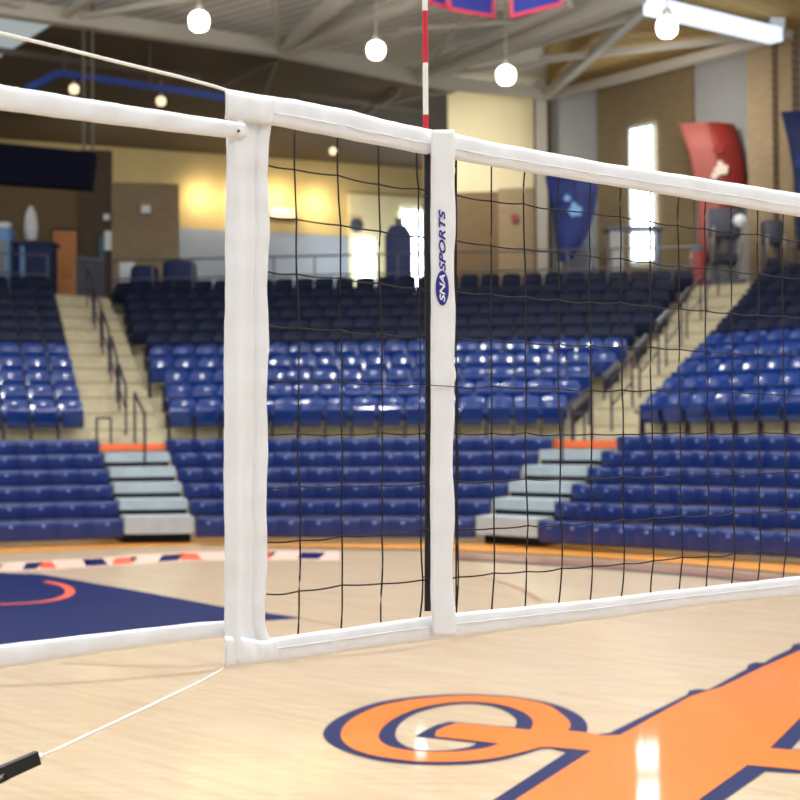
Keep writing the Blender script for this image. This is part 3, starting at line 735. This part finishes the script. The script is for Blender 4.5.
for h in (1.02, .55): MB().tube([pts[0] + H * h, pts[-1] + H * h], .024).build('rail', M['grail'], rl)
tag(rl, 'grey pipe railing behind the top row of the right block', 'railing')
gp_ = empty('guard_panel')
a, b = atY(76, 252, 39.6), atY(104, 254, 40.2)
MB().slab([Vector((a.x, a.y, ZC)), Vector((b.x, b.y, ZC)), Vector((b.x, b.y, ZC + 1.05)), Vector((a.x, a.y, ZC + 1.05))], (0, .05, 0)).build('panel', M['greyd'], gp_)
MB().bar((a.x, a.y, ZC + 1.08), (b.x, b.y, ZC + 1.08), .07, .06).build('top_rail', M['grail'], gp_)
tag(gp_, 'dark grey guard panel at the head of the left stairs', 'guard panel')

# ------------------------------------------------------------------ things on the concourse
def bx(name, x0, x1, y0, Y, depth, m, parent, z0=ZC, bev=.03, y1=None):
    a, b = atY(x0, y0, Y), atY(x1, y0, Y); zt = a.z; zb = z0 if y1 is None else atY(x0, y1, Y).z
    return MB().box(a.x, b.x, Y, Y + depth, zb, zt, bev=bev).build(name, m, parent, smooth=True)
t = empty('display_cabinet')
bx('cabinet_body', 14, 50, 243, 41, .9, M['navyc'], t); bx('cabinet_top', 10, 52, 240, 40.9, 1.1, M['greyd'], t, y1=243.5)
bx('cabinet_divider', 20, 24, 246, 40.96, .05, M['lblue'], t, bev=.01)
tag(t, 'navy cabinet with a dark top beside the orange door', 'cabinet')
t = empty('white_bundle'); 
MB().lathe([(.18, 0), (.24, .05), (.30, .18), (.24, .36), (.10, .46), (.02, .48)], 12).build('bundle', M['whitep'], t, smooth='all'); p = atY(31, 240, 41.4); t.location = (p.x, p.y, atY(31, 240, 40.9).z)
t.scale = (.62, .62, 2.0)
tag(t, 'tall crumpled white bundle standing on the navy cabinet', 'bundle')
t = empty('light_blue_machine')
bx('machine_body', -14, 9, 228, 40.8, .8, M['lblue'], t); bx('machine_panel', -10, 8, 240, 40.76, .05, M['bpanel'], t, bev=.01, z0=ZC + .5)
bx('machine_sign', -14, 9, 222, 40.7, .3, M['whitep'], t, y1=227.8, bev=.02)
tag(t, 'light blue vending style machine at the left edge of the concourse', 'machine')
def covered(x0, x1, y0, Y, label, m='navyc'):
    t = empty('covered_table'); a, b = atY(x0, y0, Y), atY(x1, y0, Y); w = b.x - a.x
    n = 28; vs = []; zt = a.z
    for q, (rr, z) in enumerate([(.35, zt), (.46, zt - .03), (.49, zt - .1), (.50, zt - .35), (.53, ZC + .005)]):
        for k in range(n):
            an = 2 * math.pi * k / n; ww = 1 + (.03 * math.sin(9 * an) * q / 4)
            sx = abs(math.cos(an)) ** .5 * math.copysign(1, math.cos(an)); sy = abs(math.sin(an)) ** .5 * math.copysign(1, math.sin(an))
            vs.append(Vector(((a.x + b.x) / 2 + sx * rr * w * ww, Y + .4 + sy * rr * .8 * ww, z)))
    fs = [(i * n + k, i * n + (k + 1) % n, (i + 1) * n + (k + 1) % n, (i + 1) * n + k) for i in range(4) for k in range(n)] + [tuple(range(n))]
    MB().add(vs, fs).build('cloth', M[m], t, smooth=True)
    MB().box((a.x + b.x) / 2 - .3 * w, (a.x + b.x) / 2 + .3 * w, Y + .2, Y + .6, zt - .06, zt - .01).build('tabletop', M['greyd'], t)
    tag(t, label, 'table', 'navy covered tables')
covered(161, 194, 260, 40.4, 'dark navy covered round top table on the concourse right of the tan pillar')
covered(129, 156, 265, 40.4, 'dark navy covered table on the concourse before the tan pillar')
t = empty('white_bin'); bx('bin_body', 119, 133, 263, 41.3, .35, M['whitep'], t); bx('bin_lid', 118, 134, 261, 41.28, .4, M['bwhite'], t, y1=263)
tag(t, 'white bin on the concourse near the tan pillar', 'bin')
t = empty('wall_notice'); o = near_l.panel('notice_sheet', 105, 112, 231, 250, M['whitep'], back=-.26, th=.04, parent=t)
near_l.panel('notice_tab', 100, 105, 236, 258, M['teal'], back=-.26, th=.06, parent=t)
tag(t, 'white and teal notice on the dark brown wall right of the door', 'notice')
t = empty('drinks_cooler'); a, b = atY(385, 234, 45), atY(412, 234, 45); cx = (a.x + b.x) / 2; hw = (b.x - a.x) / 2
MB().box(a.x, b.x, 45, 45.75, ZC, a.z, bev=.06).build('body', M['navyc'], t, smooth=True)
MB().slab([Vector((a.x + .02, 45.03, a.z)), Vector((b.x - .02, 45.03, a.z)), Vector((cx + hw * .6, 45.03, a.z + .25)), Vector((cx - hw * .6, 45.03, a.z + .25))], (0, .65, 0)).build('shoulder', M['navyc'], t)
MB().box(cx - .10, cx + .10, 45.2, 45.45, a.z + .25, a.z + .48, bev=.03).build('cap', M['greyd'], t)
tag(t, 'tall navy cooler with sloped shoulders between the bright windows', 'cooler')
t = empty('small_wall_clock'); p = far.at(357, -.35); MB().lathe([(.22, 0), (.24, .03), (.24, .1), (.20, .12)], 16).build('case', M['greyd'], t, smooth=True); t.location = (p.x, p.y, far.z(357, 227)); t.rotation_euler = (R(90), 0, R(25))
tag(t, 'small dark round fixture on the cream wall above the window', 'fixture')
# standing counter by the slit window
t = empty('high_counter'); a, b = atY(606, 226, 38.9), atY(664, 224, 38.9)
MB().box(a.x, b.x, 38.9, 39.6, a.z - .10, a.z, bev=.02).build('counter_top', M['greyd'], t)
MB().box(a.x + .1, a.x + .42, 38.95, 39.5, ZC, a.z - .10).build('counter_side', M['gpanel'], t)
MB().box(b.x - .14, b.x - .06, 39.0, 39.5, ZC, a.z - .10).build('counter_leg', M['greyd'], t)
tag(t, 'high counter with dark top in front of the slit window', 'counter')

def tall_banner(name, xs, Y, m, m2, label, emblem=True, split=.5, th=.03):
    """curved free hanging banner; xs = list of (left px, right px, y px) down its height"""
    root = empty(name); n = 8
    def sheet(f0, f1, mm, nm):
        vs = []; fs = []
        for q, (x0, x1, y) in enumerate(xs):
            for k in range(n + 1):
                f = f0 + (f1 - f0) * k / n; p = atY(x0 + (x1 - x0) * f, y, Y); bow = -.22 * math.sin(math.pi * f)
                vs.append(Vector((p.x, Y + bow, p.z)))
        for q in range(len(xs) - 1):
            for k in range(n): a = q * (n + 1) + k; fs.append((a, a + 1, a + n + 2, a + n + 1))
        return MB().add(vs, fs).build(nm, mm, root, smooth='all', solid=th)
    sheet(0, split, m2, 'pale_side'); sheet(split, 1, m, 'cloth')
    x0, x1, y = xs[-1]; p = atY((x0 + x1) / 2, y, Y); top = atY((xs[0][0] + xs[0][1]) / 2, xs[0][2], Y)
    MB().tube([(p.x, Y + .12, ZC + .03), (p.x, Y + .12, p.z), (top.x, Y + .12, top.z)], .03).build('pole', M['greyd'], root)
    MB().box(p.x - .35, p.x + .35, Y - .15, Y + .4, ZC, ZC + .06, bev=.02).build('base', M['greyd'], root)
    if emblem:
        for (ex, ey, er, mm) in emblem:
            c = atY(ex, ey, Y); v = []; r_ = er / FPX * Y
            for k in range(12): v.append(Vector((c.x + r_ * math.cos(k * math.pi / 6) * (.8 + .2 * math.sin(k * 2.3)), Y - .30, c.z + r_ * math.sin(k * math.pi / 6) * (.9 + .3 * math.cos(k * 1.7)))))
            MB().slab(v, (0, .03, 0)).build('printed_mark', M[mm], root)
    tag(root, label, 'banner')
tall_banner('red_feather_banner', [(679, 734, 124), (688, 742, 150), (694, 747, 180), (698, 742, 205), (698, 722, 235), (699, 712, 268)], 38.4, M['bannerr'], M['bannerp'], 'tall curved red banner with a pale left half and white mark', [(719, 171, 8, 'bwhite'), (716, 152, 6, 'bannerr'), (712, 178, 4, 'bwhite')], .5)
tall_banner('blue_feather_banner', [(545, 598, 176), (549, 597, 195), (553, 594, 215), (555, 588, 235), (558, 570, 262)], 39.6, M['bannerb'], M['bannerb'], 'tall curved blue banner with a pale emblem behind the net', [(574, 212, 8, 'lblue'), (566, 200, 4, 'lblue')], .5)
tall_banner('dark_feather_banner', [(781, 850, 112), (788, 850, 140), (793, 850, 170), (796, 850, 200), (798, 840, 250)], 35.0, M['bannern'], M['navyc'], 'dark navy curved banner cut by the right edge of the photo', [(797, 165, 7, 'bannerb')], .4)

def exercise_machine(x0, x1, ytop, Y, label, m, ball=None):
    t = empty('exercise_machine'); a, b = atY(x0, ytop, Y), atY(x1, ytop, Y); w = b.x - a.x; h = a.z - ZC
    MB().box(a.x, b.x, Y, Y + .7, ZC, ZC + .18, bev=.04).build('base', M['greyd'], t)
    MB().box(a.x + w * .1, a.x + w * .3, Y + .3, Y + .5, ZC + .18, ZC + h * .95, bev=.03).build('upright', m, t)
    MB().box(a.x + w * .62, a.x + w * .8, Y + .3, Y + .5, ZC + .18, ZC + h * .8, bev=.03).build('upright', M['greyd'], t)
    MB().box(a.x + w * .02, a.x + w * .92, Y + .05, Y + .45, ZC + h * .62, ZC + h, bev=.08).build('console', m, t, smooth=True)
    MB().box(a.x + w * .1, a.x + w * .8, Y + .1, Y + .6, ZC + h * .3, ZC + h * .42, bev=.04).build('shroud', M['standard'], t)
    for sx in (.08, .86): MB().tube([(a.x + w * sx, Y + .4, ZC + .18), (a.x + w * sx, Y - .1, ZC + h * .55), (a.x + w * sx, Y - .15, ZC + h * .75)], .03).build('handle', M['steelm'], t)
    if ball:
        p = atY(ball[0], ball[1], Y - .05); o = MB().lathe([(.02, -.16), (.12, -.12), (.17, 0), (.12, .12), (.02, .16)], 14).build('dial', M['whitep'], t, smooth='all'); o.location = p
    tag(t, label, 'exercise machine', 'dark machines on the right of the concourse')
exercise_machine(709, 746, 207, 36.9, 'grey machine with a bright round dial behind the right stairs', M['greyd'], (740, 221))
exercise_machine(764, 786, 219, 36.6, 'dark narrow machine near the right edge of the concourse', M['greyd'])
t = empty('stool_stack'); bx('stool', 693, 705, 250, 37.6, .4, M['redp'], t); bx('cushion', 694, 704, 246, 37.65, .3, M['teal'], t, y1=250)
tag(t, 'red stool with a teal cushion left of the grey machine', 'stool')
covered(566, 594, 234, 41.0, 'dark covered stand with a brown top under the blue banner', 'greyd')

# ------------------------------------------------------------------ the volleyball net (plane running away to the right)
NP0 = Vector(((226 - 400) / FPX * 2.78, 2.78, 0)); NT = Vector((math.cos(AX), math.sin(AX), 0)); NN = Vector((NT.y, -NT.x, 0))   # NN looks to the camera
def net(px, py, off=0):
    d = ray(px, py); o = NP0 + NN * off
    t = (o - CAMLOC).dot(NN) / d.dot(NN); return CAMLOC + d * t
def interp(pts, x):
    for (xa, ya), (xb, yb_) in zip(pts, pts[1:]):
        if xa <= x <= xb: return ya + (yb_ - ya) * (x - xa) / (xb - xa)
    return pts[0][1] if x < pts[0][0] else pts[-1][1]
def strip(name, top, bot, x0, x1, m, parent, off=0, th=.003, n=60, waves=0, pleat=.0015, seed=1, rows=7):
    """cloth band between two traced edges, slightly pillowed, real thickness"""
    rnd = random.Random(seed); ph = [rnd.uniform(0, 6) for _ in range(6)]
    vs = []; fs = []
    for i in range(n + 1):
        x = x0 + (x1 - x0) * i / n; yt = interp(top, x); ybm = interp(bot, x)
        for j in range(rows):
            f = j / (rows - 1); y = yt + (ybm - yt) * f
            p = net(x, y, off); w = pleat * (math.sin(x * .11 + ph[0] + f * 2) + .6 * math.sin(x * .31 + ph[1] - f * 3) + .4 * math.sin(x * .73 + ph[2]))
            w += .003 * (1 - (2 * f - 1) ** 4)
            vs.append(p + NN * w)
    for i in range(n):
        for j in range(rows - 1): a = i * rows + j; fs.append((a, a + rows, a + rows + 1, a + 1))
    return MB().add(vs, fs).build(name, m, parent, smooth='all', solid=th)
def vstrip(name, le, re, y0, y1, m, parent, off=0, th=.003, n=60, pleat=.001, cols=7, seed=2, ridge=None):
    """upright cloth band between a left and a right edge given as (y, x) lists"""
    rnd = random.Random(seed); ph = [rnd.uniform(0, 6) for _ in range(6)]
    vs = []; fs = []
    for i in range(n + 1):
        y = y0 + (y1 - y0) * i / n; xl = interp(le, y); xr = interp(re, y)
        for j in range(cols):
            f = j / (cols - 1); p = net(xl + (xr - xl) * f, y, off)
            w = pleat * (math.sin(y * .05 + ph[0] + f * 3) + .5 * math.sin(y * .17 + ph[1]))
            if ridge: w += ridge(f)
            vs.append(p + NN * w)
    for i in range(n):
        for j in range(cols - 1): a = i * cols + j; fs.append((a, a + 1, a + cols + 1, a + cols))
    return MB().add(vs, fs).build(name, m, parent, smooth='all', solid=th)
NET = empty('volleyball_net', (NP0.x, NP0.y, 0))
def own(o):                                  # keep world coordinates while parented to the net's base
    o.location = -Vector((NP0.x, NP0.y, 0)); return o
T_top = [(225, 89.5), (250, 93.5), (300, 101), (350, 111), (400, 124), (432, 130), (455, 134.5), (500, 144), (550, 153), (600, 162.5), (700, 178), (800, 194), (840, 200), (1000, 225)]
T_bot = [(225, 119), (250, 122), (270, 125), (300, 130.5), (350, 140), (400, 149.5), (455, 160), (500, 168), (550, 176), (600, 184), (700, 200.5), (800, 217), (840, 223), (1000, 246)]
B_top = [(224, 640), (255, 640), (267, 639), (300, 634), (350, 627.5), (400, 620), (455, 613), (500, 609), (600, 599), (657, 592), (700, 587.5), (800, 576), (840, 572), (1000, 554)]
B_bot = [(224, 668), (255, 664), (300, 659), (350, 651), (400, 644), (460, 637), (500, 631.5), (600, 619), (700, 605), (800, 595), (840, 591), (1000, 571)]
own(strip('top_tape', T_top, T_bot, 225, 1000, M['vinyl'], NET, off=.004, n=120, th=.004))
own(strip('bottom_tape', B_top, B_bot, 224, 1000, M['vinyl'], NET, off=.004, n=120, th=.004, seed=4))
def inset(top, bot, f): return [(x, y + (interp(bot, x) - y) * f) for x, y in top]
own(MB().tube([net(x, interp(inset(T_top, T_bot, .55), x), .0105) for x in range(273, 1000, 6)], .0011, 5).build('tape_seam', M['vinyl'], NET, smooth='all'))
own(MB().tube([net(x, interp(inset(B_top, B_bot, .45), x), .0105) for x in range(270, 1000, 6)], .0011, 5).build('tape_seam', M['vinyl'], NET, smooth='all'))
rng = random.Random(5)
le = [(88, 226), (118, 227.5), (135, 226), (200, 225.5), (300, 224.5), (400, 223.5), (500, 223.8), (600, 224.5), (668, 224)]
reR = [(88, 271), (130, 270)] + [(y, 268.5 - .006 * (y - 140) + .9 * math.sin(y * .058 + 1)) for y in range(140, 600, 8)] + [(602, 263.5), (612, 264), (624, 264.5), (634, 267), (641, 271)]
def ridge(f): return .009 * math.exp(-((f - .22) / .16) ** 2) - .0035 * math.exp(-((f - .70) / .03) ** 2) + .002 * math.exp(-((f - .86) / .1) ** 2)
own(vstrip('side_band', le, reR, 98, 662, M['vinyl'], NET, off=.0085, n=130, cols=25, ridge=ridge, th=.003))
# corner reinforcement patches
own(strip('corner_patch', [(225.5, 90.5), (250, 94.2), (272, 97.8)], [(225.5, 118), (240, 121), (272, 126)], 225.5, 272, M['vinyl'], NET, off=.0175, n=20, th=.002, seed=8, pleat=.0006))
own(strip('corner_patch', [(224, 636), (240, 637), (262, 641), (276, 638.5)], [(224, 668), (255, 664), (276, 661.5)], 224, 276, M['vinyl'], NET, off=.0165, n=20, th=.002, seed=9))
# side pulls going to the post on the left
S_top = [(-60, 77), (0, 85), (60, 95), (100, 101.5), (200, 117), (228, 121), (246, 124)]; S_bot = [(-60, 102), (0, 110), (60, 118), (100, 123), (200, 135), (228, 137.5), (246, 137.5)]
own(strip('tension_strap', S_top, S_bot, -60, 245, M['vinyl'], NET, off=.021, n=40, th=.003, seed=11))
S2t = [(-60, 651), (0, 645), (100, 633.5), (200, 622.5), (240, 620)]; S2b = [(-60, 675), (0, 668), (100, 652.5), (200, 639), (240, 636)]
own(strip('tension_strap', S2t, S2b, -60, 238, M['vinyl'], NET, off=-.004, n=40, th=.003, seed=12))
own(MB().tube([net(238.6, 131, .0235), net(238.6, 131, .0285)], .0024, 10).build('grommet', M['black'], NET))
own(MB().tube([net(x, y) for x, y in [(-60, 17), (0, 33), (60, 47.5), (120, 62.5), (180, 77), (215, 86.5), (232, 92)]], .0030, 8).build('head_cord', M['cord'], NET, smooth='all'))
own(MB().tube([net(x, y) for x, y in [(230, 664), (222, 670), (200, 682), (120, 720), (60, 748), (38, 757.5)]], .0024, 8).build('foot_cord', M['cord'], NET, smooth='all'))
# netting cords
vc = [298, 341, 381, 419.5, 456, 491.5, 525, 558.5, 590, 621, 650.5, 679, 706, 731.5, 757.5, 783, 807, 830, 852, 873, 894, 914, 933, 952, 970, 987]
yl = [165, 217, 271, 325, 380, 433, 487, 541, 592.5]; ym = [196, 241, 291, 338, 386, 434, 482, 530, 576]
zl = [net(270, y).z for y in yl]; zm = [net(456, y).z for y in ym]
sN = lambda p: (p - NP0).dot(NT)
s270, s456, s800 = sN(net(270, 300)), sN(net(456, 300)), sN(net(800, 300))
def zrow(k, s):
    if s < s456: return zl[k] + (zm[k] - zl[k]) * (s - s270) / (s456 - s270)
    zt, zb = net(800, 217).z, net(800, 577).z; zz = zt + (zb - zt) * (k + .62) / 9.35
    return zm[k] + (zz - zm[k]) * (s - s456) / (s800 - s456)
nodes = {}; jr = random.Random(9)
for i, x in enumerate(vc):
    s = sN(net(x, 300))
    for k in range(9):
        ss = s + jr.uniform(-.003, .003) + (-.006 if k == 0 and i < 3 else 0)
        nodes[i, k] = (ss, zrow(k, s) + jr.uniform(-.0025, .0025))
nm = MB()
def NPt(s, z, off=0): p = NP0 + NT * s + NN * off; return Vector((p.x, p.y, z))
def cordseg(a, b, sag):
    pts = []
    for q in range(7):
        t = q / 6; pts.append(NPt(a[0] + (b[0] - a[0]) * t, a[1] + (b[1] - a[1]) * t + sag * math.sin(math.pi * t) * (1 if True else 0)))
    return pts
CRD = .00175
for i, x in enumerate(vc):
    yt, yb_ = interp(T_bot, x) - 3, interp(B_top, x) + 3
    top = net(x - 3 if i < 4 else x, yt); bot = net(x, yb_)
    ch = [top] + [NPt(*nodes[i, k]) for k in range(9)] + [bot]
    fine = []
    for a, b in zip(ch, ch[1:]):
        j = jr.uniform(-.0025, .0025)
        for q in range(4): t = q / 4; p = a.lerp(b, t) + NT * j * math.sin(math.pi * t); fine.append(p)
    fine.append(ch[-1]); nm.tube(fine, CRD, 6)
for k in range(9):
    st = (sN(net(262, yl[k])), net(262, yl[k] - (1 if k < 5 else -1)).z)
    ch = [st] + [nodes[i, k] for i in range(len(vc))]; pts = []
    for a, b in zip(ch, ch[1:]): pts += cordseg(a, b, -.002 + jr.uniform(-.002, .001))[:-1]
    pts.append(NPt(*ch[-1])); nm.tube(pts, CRD * .9, 6)
for (i, k), (s, z) in nodes.items():
    c = NPt(s, z); nm.add([c + NT * a + Vector((0, 0, b)) + NN * d for a, b, d in ((-.004, 0, 0), (.004, 0, 0), (0, -.004, 0), (0, .004, 0), (0, 0, -.004), (0, 0, .004))],
           [(0, 2, 4), (2, 1, 4), (1, 3, 4), (3, 0, 4), (2, 0, 5), (1, 2, 5), (3, 1, 5), (0, 3, 5)])
o = own(nm.build('netting', M['mesh'], NET, smooth='all')); o['label'] = 'black square mesh netting'
tag(NET, 'white taped volleyball net with black mesh stretched across the foreground', 'volleyball net')

# antenna and its sleeve
ANT = empty('net_antenna', NPt(0, 0))
def own2(o, e): o.location = -e.location; return o
xa = 427.2
def za(y): return net(xa - (0), y).z
segs = [(-49, 11, 'white'), (11, 63, 'red'), (63, 115, 'white'), (115, 128, 'red')]
def antp(y):
    x = 425.0 + (y - 0) * .0065; return net(x, y, -.008)
for y0, y1, m in segs:
    own2(MB().tube([antp(y0), antp(y1)], .0054, 12).build(m + '_band', M[m], ANT, smooth=True), ANT)['label'] = m + ' band of the antenna rod'
own2(MB().tube([antp(128), antp(156)], .0054, 12).build('red_band', M['red'], ANT, smooth=True), ANT)
own2(MB().tube([net(427.2, 154, .001), net(428.4, 380, .001), net(427.6, 611, .001)], .0062, 12).build('lower_rod', M['black'], ANT, smooth=True), ANT)['label'] = 'black lower rod of the antenna'
for y in (386, 197, 291, 434, 480, 530, 578):
    own2(MB().tube([net(423, y - 1, .004), net(431.5, y, .008)], .0014, 6).build('tie', M['black'], ANT), ANT)
tag(ANT, 'red and white striped antenna rod standing up from the net', 'antenna')
SL = empty('antenna_sleeve', NPt(0, 0))
sle = [(129, 431.5), (160, 431), (300, 431), (400, 431), (500, 430.5), (600, 431), (636, 434)]
sre = [(129, 453.5), (160, 454)] + [(y, 454.2 + .9 * math.sin(y * .065)) for y in range(165, 372, 8)] + [(374, 455.3), (379, 455), (382, 453.6), (393, 453.4), (396, 455)] + [(y, 453 + 1.2 * math.sin(y * .06 + 2)) for y in range(400, 600, 8)] + [(606, 454), (620, 456), (636, 456)]
own2(vstrip('sleeve_band', sle, sre, 130, 636, M['vinyl'], SL, off=.0185, n=110, cols=9, th=.003, ridge=lambda f: .003 * (1 - (2 * f - 1) ** 4), pleat=.0006), SL)
own2(MB().tube([net(430.4, 385.3, .026), net(442, 386, .0285), net(456, 386.6, .026)], .0010, 6).build('tie_cord', M['black'], SL), SL)
own2(MB().tube([net(456.2, y, .004 + .002 * math.sin(y)) for y in [160] + list(range(175, 612, 12))], .0019, 6).build('edge_cord', M['mesh'], SL, smooth='all'), SL)
# printed words on the sleeve, reading upward
def printed(txt, m, px, py, size_z, off, name, parent, shear=.25, hscale=1):
    cu = bpy.data.curves.new(name, 'FONT'); cu.body = txt; cu.size = 1; cu.align_x = 'CENTER'; cu.align_y = 'CENTER'; cu.shear = shear; cu.offset = .018; cu.extrude = .012
    t = bpy.data.objects.new(name, cu); COL.objects.link(t); bpy.context.view_layer.update()
    dg = bpy.context.evaluated_depsgraph_get(); me = bpy.data.meshes.new_from_object(t.evaluated_get(dg)); bpy.data.objects.remove(t)
    xs = [v.co.x for v in me.vertices]; ys = [v.co.y for v in me.vertices]; cx, cy = (max(xs) + min(xs)) / 2, (max(ys) + min(ys)) / 2
    kx = size_z[0] / (max(xs) - min(xs)); ky = size_z[1] / (max(ys) - min(ys)); c = net(px, py, off)
    for v in me.vertices:
        a, b, e = (v.co.x - cx) * kx, (v.co.y - cy) * ky, v.co.z * .02
        q = c + Vector((0, 0, 1)) * a - NT * b + NN * e; v.co = q
    me.materials.clear(); me.materials.append(m)
    o = bpy.data.objects.new(name, me); COL.objects.link(o); o.parent = parent; own2(o, parent); o['label'] = label_of.get(name, ''); return o
label_of = {'printed_words': 'blue word SPORTS printed up the sleeve', 'logo_letters': 'white letters SNA in the blue oval'}
SC = 1 / 505.0
printed('SPORTS', M['ink'], 442.3, 240.5, (60 * SC, 6.6 * SC * 1.3), .0245, 'printed_words', SL)
c = net(442.3, 288, .0242); n = 28
ov = [c + Vector((0, 0, 1)) * (17 * SC * math.sin(2 * math.pi * k / n)) + NT * (6.6 * SC * 1.3 * math.cos(2 * math.pi * k / n)) for k in range(n)]
o = MB().slab(ov, NN * .0006).build('logo_oval', M['ink'], SL); own2(o, SL); o['label'] = 'dark blue printed oval'
printed('SNA', M['white'], 442.3, 288, (27 * SC, 5.6 * SC * 1.3), .0252, 'logo_letters', SL)
tag(SL, 'white vertical sleeve band printed SNA SPORTS beside the antenna', 'sleeve')

# cord tensioner at the lower left
TN = empty('cord_tensioner', net(20, 767))
def own3(o): o.location = -TN.location; return o
a, b = net(38, 757.5), net(-16, 782); ax = (b - a).normalized(); pr = ax.cross(NN).normalized()
if pr.z < 0: pr = -pr
W_ = .0118
own3(MB().slab([a + pr * W_ * .9 - NN * .006, a + ax * .06 + pr * W_ - NN * .006, b + pr * W_ * 1.05 - NN * .006, b + pr * W_ * .1 - NN * .006, a + ax * .062 + pr * W_ * .1 - NN * .006, a + ax * .062 - pr * W_ * .9 - NN * .006, a - pr * W_ * .9 - NN * .006], NN * .012).build('body', M['black'], TN))
own3(MB().slab([a + ax * .057 - pr * W_ * .55 - NN * .005, a + ax * .078 - pr * W_ * .55 - NN * .005, a + ax * .078 - pr * W_ * 1.05 - NN * .005, a + ax * .057 - pr * W_ * 1.0 - NN * .005], NN * .010).build('jaw', M['black'], TN))
own3(MB().tube([a + ax * .055, a + ax * .2], .0035, 8).build('bolt', M['steelm'], TN))
own3(MB().tube([a - ax * .006, a + ax * .004], .006, 10).build('cord_knot', M['cord'], TN))
tag(TN, 'black plastic cord tensioner on the lower cord at bottom left', 'tensioner')
